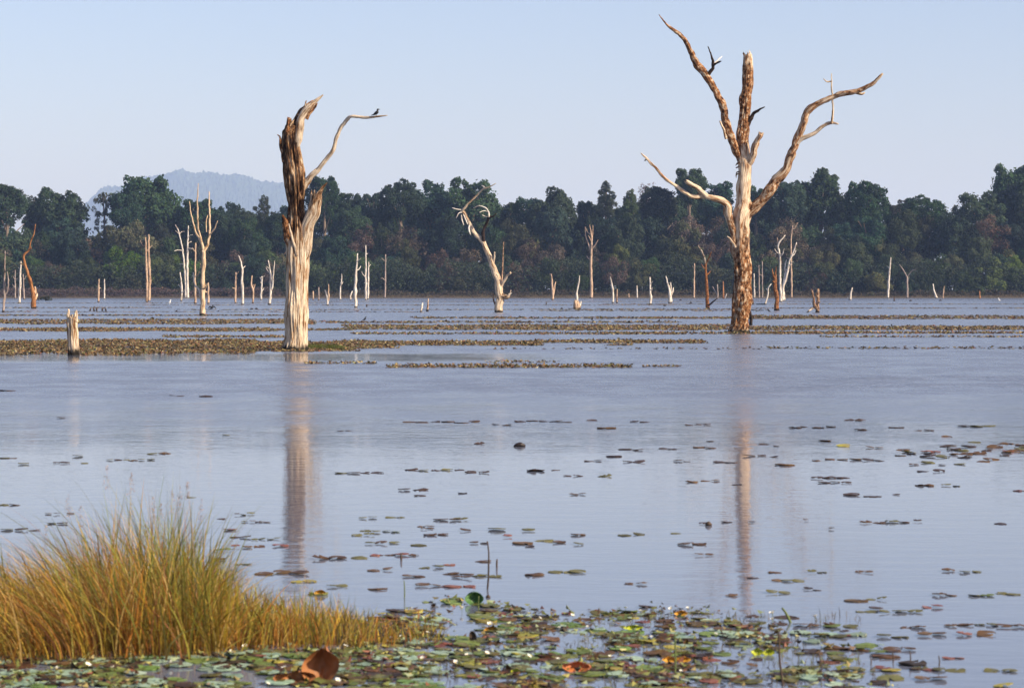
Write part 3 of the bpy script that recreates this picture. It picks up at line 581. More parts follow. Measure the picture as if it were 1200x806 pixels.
def crown_points(lobes, hollow=.55):
    L = np.array(lobes)          # x y z r
    def fn(n):
        w = L[:, 3] ** 2; w = w / w.sum()
        idx = nrg.choice(len(L), n, p=w)
        d = nrg.normal(0, 1, (n, 3)); d[:, 2] += .25; d /= np.linalg.norm(d, axis=1)[:, None]
        rr = L[idx, 3] * (hollow + (1 - hollow) * nrg.random(n) ** .4) * nrg.uniform(.82, 1.2, n)
        C = L[idx, :3] + d * rr[:, None] * [1, 1, .85]
        inside = np.zeros(n, bool)
        for j in range(len(L)):
            q = np.linalg.norm((C - L[j, :3]) / [1, 1, .85], axis=1) < L[j, 3] * .72
            inside |= q & (idx != j)
        keep = ~inside | (nrg.random(n) < .12)
        C, d, idx = C[keep], d[keep], idx[keep]
        o_ = float(L[0, 0]) * 7.1
        g = np.array([noise.noise(Vector((a * .62 + o_, b * .62, c * .62))) + .45 * noise.noise(Vector((a * 1.6, b * 1.6, c * 1.6 + o_))) for a, b, c in C])
        kp = g > -.16 - .25 * nrg.random(len(C))
        C = C + d * (g * .5)[:, None]
        return C[kp], d[kp], np.clip((idx[kp] * 12.9898 % 1.0) * .55 + .45 * (g[kp] + .3), 0, 1)  # random tone per lobe, plus lit bulges and shaded hollows put into the colour
    return fn
def green(base, spread=.3):
    base = np.array(base)
    def f(T):
        m_ = (1 + spread * (T - .5) * 2)[:, None] * nrg.uniform(.75, 1.25, (len(T), 1))
        c = base[None] * m_
        c[:, 0] *= nrg.uniform(.85, 1.25, len(T)); return c
    return f
def make_crown(kind, i):
    """unit tree: crown spans x -0.5..0.5, z 0..1 (1 = top); about 12 m wide"""
    r = random.Random(100 * i + len(kind)); lobes = []
    if kind == 'round':
        n = r.randint(11, 15)
        for q in range(n):
            a = r.uniform(0, 6.283); e = r.uniform(-.15, 1) ; rad = .30 * math.sqrt(max(0, 1 - max(0, e) ** 2 * .9)) * r.uniform(.75, 1.15)
            lobes.append((math.cos(a) * rad, math.sin(a) * rad, .52 + .30 * e + r.uniform(-.04, .04), r.uniform(.13, .21)))
        lobes.append((0, 0, .50, .27))
        for q in range(9):
            a = r.uniform(0, 6.283); lobes.append((math.cos(a) * r.uniform(.25, .40), math.sin(a) * .36, r.uniform(.25, .7), r.uniform(.07, .12)))
        for q in range(8):
            a = r.uniform(0, 6.283); lobes.append((math.cos(a) * r.uniform(.05, .3), math.sin(a) * .25, r.uniform(.78, .93), r.uniform(.06, .1)))
    elif kind == 'tall':
        for q in range(26):
            z = q / 25; w = .27 * (1 - abs(z - .35) * 1.15)
            a = q * 2.4 + r.uniform(-.5, .5); lobes.append((math.cos(a) * w * r.uniform(.5, 1), math.sin(a) * w, .12 + .76 * z, r.uniform(.09, .15) * (1.15 - .5 * z)))
        lobes.append((0, 0, .45, .24))
        for q in range(9):
            a = r.uniform(0, 6.283); lobes.append((math.cos(a) * r.uniform(.2, .4), math.sin(a) * .33, r.uniform(.2, .75), r.uniform(.06, .1)))
    elif kind == 'sparse':
        for q in range(46):
            a = r.uniform(0, 6.283); w = r.uniform(.06, .40); z = r.uniform(.12, .94)
            w *= math.sqrt(max(.12, 1 - ((z - .5) * 1.9) ** 2))
            lobes.append((math.cos(a) * w, math.sin(a) * w, z, r.uniform(.045, .09)))
    elif kind == 'bush':
        for q in range(14):
            a = r.uniform(0, 6.283); w = r.uniform(.05, .36)
            lobes.append((math.cos(a) * w, math.sin(a) * w, r.uniform(.12, .85) * (1 - w * .8), r.uniform(.12, .2)))
    return lobes
TREE = {}
def crown_mesh(kind, i, tint, n, size, aspect):
    lobes = make_crown(kind, i)
    H = 12.0
    L = [(x * H, y * H, z * H * aspect, rr * H) for x, y, z, rr in lobes]
    V, f, c = leafcloud(n, crown_points(L), size, green(tint, .75), .5)
    return mesh(f'crown_{kind}', V, f, M_FOL, False, {'lc': c}), L
def trunk_mesh(L, H, aspect, drop):
    zmid = .45 * H * aspect
    v, f, *_ = tube([Vector((.1, .1, -1.0)), Vector((.15, .1, -.5)), Vector((0, 0, 0)), Vector((0, 0, .06))], [.55, .46, .40, .38], [.5] * 4, 8, .12, .2)
    bole = mesh('trunk', v, f, M_TRUNK, True)
    parts = [tube([Vector((0, 0, -.4)), Vector((0, 0, zmid * .5)), Vector((.1, 0, zmid * 1.3))], [.40, .34, .1], [.5] * 3, 7, 2.0, .2)]
    rr = random.Random(int(drop * 10) + len(L))
    for x, y, z, q in rr.sample(L, min(8, len(L))):
        P = [Vector((0, 0, max(-.2, z - 5.5))), Vector((x * .45, y * .45, max(.2, z - 2.2))), Vector((x, y, z))]
        parts.append(tube(P, [.22, .15, .06], [.5] * 3, 5, 1.6, .2))
    v, f, wc, bk = join(parts)
    return bole, mesh('limbs', v, f, M_TRUNK, True)
DG = (.024, .044, .020); DG2 = (.032, .050, .020); BL = (.020, .042, .026); OL = (.052, .058, .024); LG = (.050, .080, .020); BR = (.066, .050, .034); PK = (.16, .11, .10)
for key, kind, tint, n, size, asp, cnt, drop in [('round', 'round', DG, 13000, .52, 1.1, 6, 16), ('roundb', 'round', BL, 12500, .52, 1.25, 4, 16), ('tall', 'tall', DG2, 9500, .5, 1.6, 3, 14), ('sparse', 'sparse', (.055, .062, .035), 3600, .46, 1.15, 2, 16),
                                        ('bush', 'bush', DG2, 7500, .52, .85, 4, 4), ('bushg', 'bush', LG, 7000, .5, .8, 2, 4), ('busho', 'bush', OL, 7000, .5, .85, 3, 4), ('bushb', 'bush', BR, 4200, .45, .85, 2, 4), ('pink', 'sparse', PK, 1500, .4, 1.0, 1, 14)]:
    TREE[key] = []
    for i in range(cnt):
        cm_, L = crown_mesh(kind, i + len(key) * 7, tint, n, size, asp)
        TREE[key].append((cm_, trunk_mesh(L, 12, asp, drop), asp))
def bank_z(d): return float(np.interp(d, [a for a, b in prof], [b for a, b in prof]))
def tree(key, cx, top, wpx, Yt, label, group, i=None, sq=1.0, name='forest_tree', cat='tree'):
    """crown centred on column cx with its top at row top, wpx wide in the photo, at distance Yt"""
    lst = TREE[key]; cm_, tm, asp = lst[(i if i is not None else rng.randrange(99)) % len(lst)]
    s = wpx * Yt / F / 10.6
    p = at(cx, top, Yt); zg = bank_z(Yt - bank_edge(p.x))
    ztop = p.z; hcrown = 12 * asp * s * .98 * sq
    zb = ztop - hcrown
    t = empty(name, (p.x, Yt, zg)); setp(t, label, cat, group)
    c = obj('crown', cm_, t, (0, 0, zb - zg)); rz = rng.uniform(0, 6.28)
    c.scale = (s, s, s * sq); c.rotation_euler.z = rz
    if zb - zg > .5 and key[:4] != 'bush':
        q = obj('trunk', tm[0], t, (0, 0, zb - zg)); q.scale = (s, s, zb - zg + .5); q.rotation_euler.z = rz
        q = obj('limbs', tm[1], t, (0, 0, zb - zg)); q.scale = (s, s, s * sq); q.rotation_euler.z = rz
    return t
SKY = 'tall trees on the forest skyline'
TALL = [  # kind, column, top row, width px, squeeze, label
    ('round', 8, 216, 52, 1.05, 'forest tree with sky gaps at the left edge of the picture'),
    ('tall', 38, 226, 30, 1.1, 'narrow dark tree between the two leftmost skyline crowns'),
    ('round', 70, 220, 66, .95, 'broad dark round-crowned tree second from the left edge on the skyline'),
    ('sparse', 122, 225, 34, 1.25, 'thin brownish see-through tree against the haze left of the big crown'),
    ('round', 170, 205, 74, 1.05, 'biggest round crown standing up in front of the blue hill'),
    ('roundb', 146, 224, 46, 1.1, 'left shoulder tree leaning on the biggest crown by the blue hill'),
    ('round', 198, 236, 44, 1., 'lower crown right of the biggest crown by the blue hill'),
    ('round', 232, 233, 56, 1., 'dark crown behind the many-armed dead tree'),
    ('roundb', 266, 237, 46, 1., 'dark crown right of the many-armed dead tree below the hill'),
    ('round', 289, 245, 40, 1., 'low crown left of the pointed tree below the hill'),
    ('tall', 310, 225, 30, 1.15, 'pointed narrow tree just left of the thick dead trunk'),
    ('round', 342, 240, 44, 1., 'forest crown hidden behind the thick dead trunk'),
    ('round', 380, 206, 46, 1.2, 'tall crown just right of the thick dead trunk'),
    ('round', 410, 226, 40, 1., 'crown second right of the thick dead trunk'),
    ('roundb', 436, 226, 44, 1., 'crown midway between thick dead trunk and leaning dead tree'),
    ('round', 470, 211, 50, 1.1, 'tall full crown left of the double crown in the forest centre-left'),
    ('roundb', 504, 211, 60, 1.1, 'wide tall crown left of the leaning dead tree'),
    ('round', 553, 210, 66, 1.1, 'tall crown behind the top of the leaning dead tree'),
    ('round', 592, 238, 42, 1., 'low crown right of the leaning dead tree top'),
    ('roundb', 620, 232, 44, 1., 'crown left of the domed crown in the forest centre'),
    ('round', 650, 220, 58, 1.1, 'domed crown in the forest centre'),
    ('roundb', 686, 234, 42, 1.1, 'dark crown above the bare brownish tree'),
    ('tall', 710, 209, 36, .8, 'slim emergent tree with a visible stem in the forest centre'),
    ('tall', 738, 217, 38, 1.1, 'pointed tree right of the slim emergent tree'),
    ('round', 772, 219, 48, 1.05, 'crown below the long left bough of the tallest dead tree'),
    ('round', 808, 197, 42, 1.15, 'high crown left of the tallest dead tree'),
    ('roundb', 842, 213, 46, 1.05, 'crown just left of the tallest dead tree'),
    ('round', 886, 219, 48, 1., 'crown just right of the tallest dead tree'),
    ('roundb', 922, 205, 50, 1.05, 'greyish crown under the sweeping right bough'),
    ('round', 962, 200, 68, 1.1, 'big bright crown right of the sweeping bough'),
    ('round', 1016, 213, 58, 1.2, 'tall crown in the forest right of the big bright crown'),
    ('round', 1050, 238, 40, 1., 'low crown left of the brownish crown on the right'),
    ('sparse', 1058, 231, 40, 1., 'brown-tinged thin crown on the right skyline'),
    ('round', 1080, 229, 56, .9, 'round crown left of the sky gap on the right'),
    ('tall', 1119, 238, 26, .9, 'narrow crown just right of the sky gap on the right'),
    ('round', 1147, 225, 60, 1., 'domed crown second from the right edge'),
    ('round', 1190, 193, 74, 1.1, 'tall broad crown rising highest at the right edge of the picture'),
    ('round', 1196, 212, 54, 1.2, 'dense lower crown under the high one at the right edge'),
    ('round', -32, 226, 60, 1., 'forest tree beyond the left edge'), ('round', 1240, 215, 60, 1., 'forest tree beyond the right edge'),
]
for i, (kd, cx, top, w, sq, lab) in enumerate(TALL): tree(kd, cx, top, w, 742 + (i * 37 % 23), lab, SKY, i, sq)
tree('pink', 757, 213, 34, 960, 'pale pinkish bare crown far behind the forest left of the tallest dead tree', None, 0, 1.)
tree('busho', 168, 253, 66, 716, 'smooth olive-green crown in front of the biggest crown by the hill', None, 1, 1.1)
# second rank behind keeps the wood closed where the photo shows no sky
def skyline(x):
    pts = sorted((c, t + 20) for _, c, t, *_ in TALL); return float(np.interp(x, [a for a, b in pts], [b for a, b in pts]))
MARKS = [(5, 'the left edge pole'), (37, 'the rust-red crooked tree'), (85, 'the broken stump'), (119, 'the two thin posts'), (172, 'the twin-stemmed trunk'), (212, 'the bending white tree'), (238, 'the many-armed dead tree'), (283, 'the bent-tip pole'), (317, 'the V-shaped snag'), (348, 'the thick dead trunk'), (384, 'the small white snag'), (417, 'the forked-tip pole'), (430, 'the twin white poles'), (452, 'the thin grey pole'), (498, 'the two slanting sticks'), (545, 'the leaning tree top'), (585, 'the leaning tree foot'), (648, 'the pinkish forked snag'), (678, 'the white spike'), (693, 'the bare brownish tree'), (717, 'the bent white pole'), (747, 'the small far post'), (762, 'the white-footed pole'), (785, 'the hand-like snag'), (814, 'the thin pinkish pole'), (828, 'the brown Y-shaped tree'), (868, 'the tallest dead tree'), (891, 'the two grey poles'), (908, 'the brown jagged trunk'), (926, 'the white forked snags'), (957, 'the low Y-shaped stump'), (997, 'the slanting stake'), (1042, 'the curved white pole'), (1064, 'the T-shaped tree'), (1095, 'the crooked stub'), (1148, 'the reddish stub'), (1190, 'the right edge')]
TONE = {'round': 'dark green', 'roundb': 'blue-green', 'tall': 'slim green', 'bush': 'leafy green', 'busho': 'olive', 'bushg': 'bright green', 'bushb': 'brownish', 'sparse': 'thin'}
used = {}
def fill(kd, x, top, w, Yt, what, group, sq=1.1):
    mx, nm = min(MARKS, key=lambda q: abs(q[0] - x)); side = 'behind' if abs(mx - x) < 7 else 'just left of' if x < mx else 'just right of'
    lab = f'{TONE[kd]} {what} in the far wood {side} {nm}'
    used[lab] = used.get(lab, 0) + 1
    if used[lab] > 1: lab = lab.replace(TONE[kd], ['', 'another', 'a third', 'a fourth'][min(3, used[lab] - 1)] + ' ' + TONE[kd])
    tree(kd, x, top, w, Yt, lab, group, None, sq)
for i in range(46):
    x = -40 + i * 28.5 + rng.uniform(-7, 7)
    if 96 < x < 132 or 1095 < x < 1112 or -5 < x < 30 or 52 < x < 60: continue
    fill(rng.choice(['round', 'roundb']), x, skyline(x) + rng.uniform(-4, 14), rng.uniform(46, 60), rng.uniform(770, 800), 'inner crown', 'inner trees of the far forest', 1.1)
for i in range(60):
    x = -40 + i * 21.5 + rng.uniform(-8, 8)
    kd = rng.choice(['round', 'roundb', 'roundb', 'bush', 'busho', 'tall', 'bushb', 'round'])
    lo = 262 if (90 < x < 140 or x < 60) else 240
    fill(kd, x, rng.uniform(lo, 276), rng.uniform(38, 60), rng.uniform(724, 740), 'mid-height tree', 'mid-height trees of the far forest', 1.15)
for i in range(60):
    x = -40 + i * 21.5 + rng.uniform(-8, 8)
    kd = rng.choice(['round', 'roundb', 'bush', 'bush', 'busho', 'bushb'])
    fill(kd, x, rng.uniform(272, 296), rng.uniform(34, 52), rng.uniform(716, 726), 'lower tree', 'lower trees of the far forest', 1.1)
for i in range(84):
    x = -40 + i * 15.2 + rng.uniform(-6, 6)
    kd = rng.choice(['bush', 'bush', 'bush', 'roundb', 'busho', 'bushg', 'bushb'])
    fill(kd, x, rng.uniform(294, 322), rng.uniform(26, 44), rng.uniform(707, 716), 'foot tree', 'low trees at the forest foot', 1.1)
tree('bushg', 137, 287, 46, 708, 'bright green low tree left of the twin-stemmed bare trunk', None, 0, 1.0)
tree('bushg', 108, 333, 18, 703, 'small yellow-green bush at the water line above the broken stump', None, 1, 1.0)
tree('bushg', 190, 299, 38, 708, 'bright green low tree right of the twin-stemmed bare trunk', None, 1, 1.0)
# undergrowth and bare scrub along the water line
def strip_cloud(name, n, x0, x1, hmin, hmax, colr, size, mat, label, dy=(0, 14)):
    def fn(n):
        px = nrg.uniform(x0, x1, n); d = nrg.uniform(dy[0], dy[1], n)
        xw = (px - 600) / F * 705
        e = np.array([bank_edge(a) for a in xw])
        hn = np.array([hmin + (hmax - hmin) * (.5 + .5 * noise.noise(Vector((a * .09, 2.2, 0))) + .35 * noise.noise(Vector((a * .4, 5, 0)))) for a in xw])
        zg = np.interp(d, [a for a, b in prof], [b for a, b in prof])
        C = np.stack([xw, e + d, zg + hn * nrg.random(n) ** .8], 1)
        N = nrg.normal(0, .5, (n, 3)) + [0, -.6, .5]
        return C, N, nrg.random(n)
    V, f, c = leafcloud(n, fn, size, green(colr, .5), .5, .45)
    setp(obj(name, mesh(name, V, f, mat, False, {'lc': c})), label, 'undergrowth', kind='stuff')
strip_cloud('undergrowth', 60000, -60, 1260, 5, 13, (.026, .040, .018), .8, M_FOL, 'dark green undergrowth closing the foot of the far forest', (4, 24))
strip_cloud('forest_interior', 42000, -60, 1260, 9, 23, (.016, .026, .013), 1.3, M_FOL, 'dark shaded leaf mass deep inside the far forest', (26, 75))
strip_cloud('shore_scrub', 9000, -60, 330, 1.2, 3.6, (.075, .054, .050), .42, M_SCRUB, 'purplish grey bare scrub along the far shore on the left', (0, 5))
strip_cloud('shore_scrub', 11000, 330, 1260, .4, 2.4, (.075, .064, .038), .42, M_SCRUB, 'brown scrub and dry grass along the far shore in the centre and right', (0, 5))
for (x, y, w) in [(51.8, 352.4, 11)]:
    p = ground(x, y)
    L = [(rng.uniform(-1.3, 1.3), rng.uniform(-.6, .6), .25 + rng.uniform(0, .3), .5) for _ in range(8)]
    V, f, c = leafcloud(500, crown_points(L), .3, green((.04, .045, .02)), .7)
    setp(obj('shrub', mesh('shrub', V, f, M_FOL, False, {'lc': c}), None, p), 'small dark shrub in the water right of the rust-red dead tree', 'shrub')

# ------------------------------------------------------------------ floating plant bands (leaves far too many to count)
MATCOL = np.array([(.20, .115, .045), (.13, .075, .03), (.26, .19, .075), (.10, .085, .03), (.16, .15, .05), (.07, .042, .022), (.38, .30, .15), (.20, .08, .04)])
MATW = np.array([.2, .2, .15, .13, .1, .14, .04, .04])
def band(label, segs, size, upr, density, darken=1.0, name='floating_plants', hmax=.07):
    VV, FF, CC = [], [], []; nv = 0
    for (x0, x1, y0, y1) in segs:
        d0, d1 = dist(y1), dist(y0)
        dm = (d0 + d1) / 2
        area = (x1 - x0) / F * dm * (d1 - d0)
        n = int(area * density)
        Yq = nrg.uniform(d0, d1, n); px = nrg.uniform(x0, x1, n); Xq = (px - 600) / F * Yq
        t = (Yq - d0) / (d1 - d0)
        dn = np.array([noise.noise(Vector((a * .35, b * .11, x0 * .01))) + .5 * noise.noise(Vector((a * 1.3, b * .4, 3))) for a, b in zip(Xq, Yq)])
        edge = np.minimum(np.minimum(t, 1 - t) * 5, np.minimum((px - x0), (x1 - px)) / 28.)
        keep = dn + np.minimum(edge, 1) * 1.1 > .32
        Xq, Yq, dn = Xq[keep], Yq[keep], dn[keep]; n = len(Xq)
        C = np.stack([Xq, Yq, .012 + hmax * nrg.random(n) ** 2.2], 1)
        def fn(_): return C, np.tile([0., 0., 1.], (n, 1)), nrg.random(n)
        def cf(T):
            c = MATCOL[nrg.choice(len(MATCOL), n, p=MATW / MATW.sum())] * nrg.uniform(.6, 1.3, (n, 1)) * darken
            return c
        V, f, c = leafcloud(n, fn, size, cf, upr, .8)
        V[:, 2] = np.maximum(V[:, 2], .006)
        VV.append(V); FF.append(f + nv); CC.append(c); nv += len(V)
    o = obj(name, mesh(name, np.concatenate(VV), np.concatenate(FF), M_MAT, False, {'lc': np.concatenate(CC)}))
    return setp(o, label, 'floating plants', kind='stuff')
band('brown mat of floating plants around the feet of the thick dead trunk and broken stump', [(-60, 300, 398, 416.5), (280, 430, 399.5, 413), (400, 470, 400, 409)], .115, .36, 66)
band('thin brown plant strip between the two tall dead trees, level with the thick trunk', [(400, 640, 400, 405.5), (600, 835, 398.8, 402.6), (700, 760, 404, 405)], .13, .36, 48)
band('short bright brown plant strip in the open water in front of the tall trees', [(452, 745, 428.4, 431.4), (735, 800, 429.4, 430.3), (350, 440, 425.5, 426.6), (560, 660, 424.3, 425)], .10, .36, 95)
band('brown plant strip behind the broken stump', [(-60, 330, 384.5, 388.8), (300, 430, 385.6, 387.6), (190, 345, 393.6, 396)], .15, .32, 26)
band('long thin brown plant strip level with the tallest tree foot on the left half', [(-60, 370, 374, 380.5), (370, 420, 377, 379)], .19, .28, 10)
band('wide brown plant strip just behind the foot of the tallest dead tree', [(400, 870, 380.5, 387.5), (870, 1260, 382, 387.5), (400, 800, 390, 392.2), (700, 1000, 389.6, 392)], .155, .32, 19)
band('thin brown plant line right of the foot of the tallest dead tree', [(880, 1260, 389, 391.4), (960, 1260, 394.5, 395.5)], .15, .32, 24)
band('fine dark plant line in the open water at the right', [(898, 1260, 407.6, 409.2), (560, 900, 408.8, 409.4)], .14, .26, 16, .6)
band('dark brown plant strip behind the low Y-shaped stump', [(860, 1260, 369.5, 374.5), (740, 900, 371.5, 374)], .28, .22, 4.5, .8)
band('brown plant strip in mid lake below the leaning dead tree', [(360, 800, 376.5, 379), (480, 1000, 371.5, 374), (-60, 360, 369, 370.4)], .28, .22, 4.5, .85)
band('faint far plant lines in front of the distant shore', [(620, 900, 361.5, 365), (-60, 200, 360, 361.4), (200, 620, 362.4, 363.6), (-60, 500, 365, 366.2), (860, 1260, 360.6, 361.8), (150, 800, 357.2, 358), (700, 1260, 356, 356.8), (-60, 400, 355, 355.6), (300, 1000, 353.2, 353.8)], .42, .16, 1.1, .9, hmax=.04)

# a low tuft of grass at the right foot of the thick trunk
def blades(N, basefn, color, mat, name, seg=4):
    """basefn(N) -> base xyz, length, lean xy (tip offset share), width, colour"""
    Bp, Ln, Le, Wd, Cc = basefn(N)
    N = len(Bp)
    a = nrg.uniform(0, math.pi, N); side = np.stack([np.cos(a), np.sin(a) * .6, np.zeros(N)], 1)
    V = np.empty((N, seg * 2 + 1, 3)); c = np.empty((N, seg * 2 + 1, 3))
    for q in range(seg + 1):
        t = q / seg
        cen = Bp + np.stack([Le[:, 0] * Ln * t ** 1.7, Le[:, 1] * Ln * t ** 1.7, Ln * (t - .22 * np.minimum(1.5, np.abs(Le).sum(1)) * t ** 2.2)], 1)
        w = (Wd * (1 - t * .85) * (.7 + .6 * t * (1 - t)))[:, None]
        if q < seg:
            V[:, q * 2] = cen - side * w; V[:, q * 2 + 1] = cen + side * w
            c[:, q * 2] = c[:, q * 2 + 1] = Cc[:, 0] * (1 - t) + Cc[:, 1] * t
        else: V[:, -1] = cen; c[:, -1] = Cc[:, 1]
    m_ = seg * 2 + 1; k0 = np.arange(N)[:, None] * m_
    f = []
    for q in range(seg - 1):
        f += (k0 + [q * 2, q * 2 + 1, q * 2 + 3, q * 2 + 2]).tolist()
    f += (k0 + [seg * 2 - 2, seg * 2 - 1, seg * 2]).tolist()
    return obj(name, mesh(name, V.reshape(-1, 3), f, mat, False, {'lc': c.reshape(-1, 3)}))
def tuft(n):
    px = nrg.uniform(358, 408, n); Yq = dist(409) + nrg.uniform(-1.5, 1.5, n)
    B = np.stack([(px - 600) / F * Yq, Yq, np.zeros(n)], 1)
    L = nrg.uniform(.10, .26, n) * np.interp(px, [358, 365, 395, 408], [.8, 1, .8, .4])
    return B, L, nrg.normal(0, .35, (n, 2)), nrg.uniform(.006, .012, n), np.stack([np.tile([.05, .06, .015], (n, 1)), np.tile([.11, .13, .02], (n, 1))], 1)
setp(blades(1500, tuft, None, M_GRASS, 'grass', 3), 'low green grass tuft at the right foot of the thick dead trunk', 'grass', kind='stuff')

# ------------------------------------------------------------------ foreground grass
STRAW = np.array([(.56, .27, .05), (.46, .18, .03), (.68, .44, .14), (.30, .11, .025), (.54, .34, .04), (.16, .06, .02)])
GREEN = np.array([(.13, .19, .03), (.10, .16, .03), (.22, .26, .04), (.30, .30, .04), (.08, .12, .03)])
envx = [-80, -20, 0, 40, 90, 130, 170, 205, 232, 250, 290, 340, 400, 450, 500, 530]
envy = [640, 642, 640, 628, 605, 578, 570, 576, 604, 636, 674, 684, 698, 710, 726, 740]
def front_grass(n):
    px = np.concatenate([nrg.uniform(-80, 260, int(n * .68)), 240 + nrg.beta(1., 1.5, n - int(n * .68)) * 280])
    n = len(px)
    by = np.interp(px, [-80, 230, 300, 440, 530], [776, 768, 760, 757, 752]) - nrg.random(n) ** 1.2 * np.interp(px, [-80, 250, 300, 520], [78, 70, 42, 22]) + nrg.normal(0, 3.5, n)
    Yq = np.array([dist(b) for b in by])
    B = np.stack([(px - 600) / F * Yq, Yq, np.full(n, -.02)], 1)
    env = np.interp(px, envx, envy)
    full = np.maximum((by - env), 18) * Yq / F
    clump = np.array([noise.noise(Vector((a * 4.2, b * 4.2, 1.7))) for a, b in zip(B[:, 0], B[:, 1])])
    L = full * (.35 + .70 * nrg.random(n)) * (1 + .55 * clump)
    up = nrg.random(n) < .05; L = np.where(up, L * 1.15, L)
    lean = np.interp(px, [-80, 40, 120, 180, 240, 330, 520], [-.75, -.62, -.38, -.05, .12, .0, .05])
    cl2 = np.array([noise.noise(Vector((a * 6.5, b * 6.5, 9.7))) for a, b in zip(B[:, 0], B[:, 1])])
    Le = np.stack([lean + .55 * cl2 + nrg.normal(0, .28, n), nrg.normal(-.1, .32, n)], 1)
    Wd = np.where(nrg.random(n) < .14, nrg.uniform(.006, .010, n), nrg.uniform(.0018, .0058, n))
    gfrac = np.interp(px, [-80, 0, 90, 150, 190, 225, 260, 330, 520], [.30, .30, .38, .42, .6, .68, .55, .5, .45]) + .5 * clump
    isg = nrg.random(n) < gfrac
    cs = STRAW[nrg.integers(0, len(STRAW), n)]; cg = GREEN[nrg.integers(0, len(GREEN), n)]
    yel = (px > 235)[:, None]
    cg = np.where(yel, cg * [1.35, 1.15, 1.0], cg)
    tip = np.where(isg[:, None], cg * [1.15, 1.1, 1], cs * 1.12) * nrg.uniform(.4, 1.5, (n, 1)); root = tip * .3 + cs * .5  # roots strawier, and darkened in colour for the shade among the blades
    dead = nrg.random(n) < .22                              # fallen, cross-lying straws
    Le[dead] = nrg.normal(0, 1.1, (dead.sum(), 2)); L = np.where(dead, L * .7, L)
    return B, L, Le, Wd, np.stack([root, tip], 1)
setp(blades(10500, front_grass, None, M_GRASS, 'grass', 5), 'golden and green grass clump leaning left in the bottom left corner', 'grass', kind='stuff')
TIPS = []
def stalks(n):
    spec = [(140, 545, -.05), (150, 560, .05), (148, 572, .02), (95, 575, -.18), (78, 590, -.2), (213, 548, .1), (207, 560, -.1), (222, 570, .16), (196, 575, .05), (180, 590, -.02), (168, 600, .1), (228, 585, .2), (60, 610, -.2), (20, 625, -.25), (243, 600, .25), (262, 640, .25), (300, 660, .2), (350, 668, .02), (390, 690, .1)]
    B, L, Le, Wd, C = [], [], [], [], []
    for tx, ty, ln in spec:
        for r_ in range(3):
            by = 745 + rng.uniform(-15, 10); Yq = dist(by); h_ = (by - ty - rng.uniform(0, 25)) * Yq / F
            bx = tx - ln * h_ * F / Yq * 1.0 + rng.uniform(-14, 14)
            B.append(((bx - 600) / F * Yq, Yq, 0)); L.append(h_ * 1.03); Le.append((ln + rng.uniform(-.06, .06), rng.uniform(-.1, .1))); Wd.append(rng.uniform(.004, .0065))
            c1 = np.array(rng.choice([(.55, .42, .16), (.42, .40, .10), (.24, .28, .06), (.48, .36, .22)])); C.append((c1 * .6, c1))
    TIPS.extend([(b[0] + e[0] * l, b[1] + e[1] * l, l * (1 - .22 * min(1.5, abs(e[0]) + abs(e[1])))) for b, l, e in zip(B, L, Le)])
    return np.array(B), np.array(L), np.array(Le), np.array(Wd), np.array(C)
setp(blades(1, stalks, None, M_GRASS, 'grass_stalks', 6), 'tall thin pale grass stalks standing above the bottom left clump', 'grass', kind='stuff')
# feathery seed heads
def seeds():
    VV, CC = [], []
    for q, tp in enumerate(TIPS):
        if q % 3: continue
        for r_ in range(46):
            t = rng.random(); a = rng.uniform(0, 6.28); w = .004 + .028 * (1 - t) * rng.random()
            VV.append((tp[0] + math.cos(a) * w, tp[1] + math.sin(a) * w, tp[2] + .03 - .13 * (1 - t) - .3 * w))
    C = np.array(VV); n = len(C)
    V, f, c = leafcloud(n, lambda _: (C, np.tile([0., -1., .3], (n, 1)), nrg.random(n)), .011, lambda T: np.tile([.42, .30, .24], (n, 1)) * nrg.uniform(.6, 1.3, (n, 1)), .6, .35)
    return V, f, c
V, f, c = seeds(); setp(obj('seed_heads', mesh('seed_heads', V, f, M_GRASS, False, {'lc': c})), 'pale feathery grass seed heads above the bottom left clump', 'grass', kind='stuff')
# the wet hummock the grass grows from
hv, hf = [], []
NXM, NYM = 60, 12
for i in range(NXM + 1):
    px = -90 + 620 * i / NXM
    for j in range(NYM + 1):
        by = np.interp(px, [-90, 230, 300, 440, 530], [778, 770, 762, 758, 752]) - j / NYM * np.interp(px, [-90, 250, 300, 530], [88, 78, 48, 20])
        g = ground(px, by); s = math.sin(math.pi * j / NYM) * min(1, (NXM - i) / 8)
        g.z = -.03 + .07 * s + .015 * noise.noise(g * 6); hv.append(g)
for i in range(NXM):
    for j in range(NYM): a = i * (NYM + 1) + j; hf.append((a, a + NYM + 1, a + NYM + 2, a + 1))
setp(obj('mud_bank', mesh('mud_bank', hv, hf, M_MUD, True)), 'dark muddy hummock under the bottom left grass', 'mud', kind='structure')

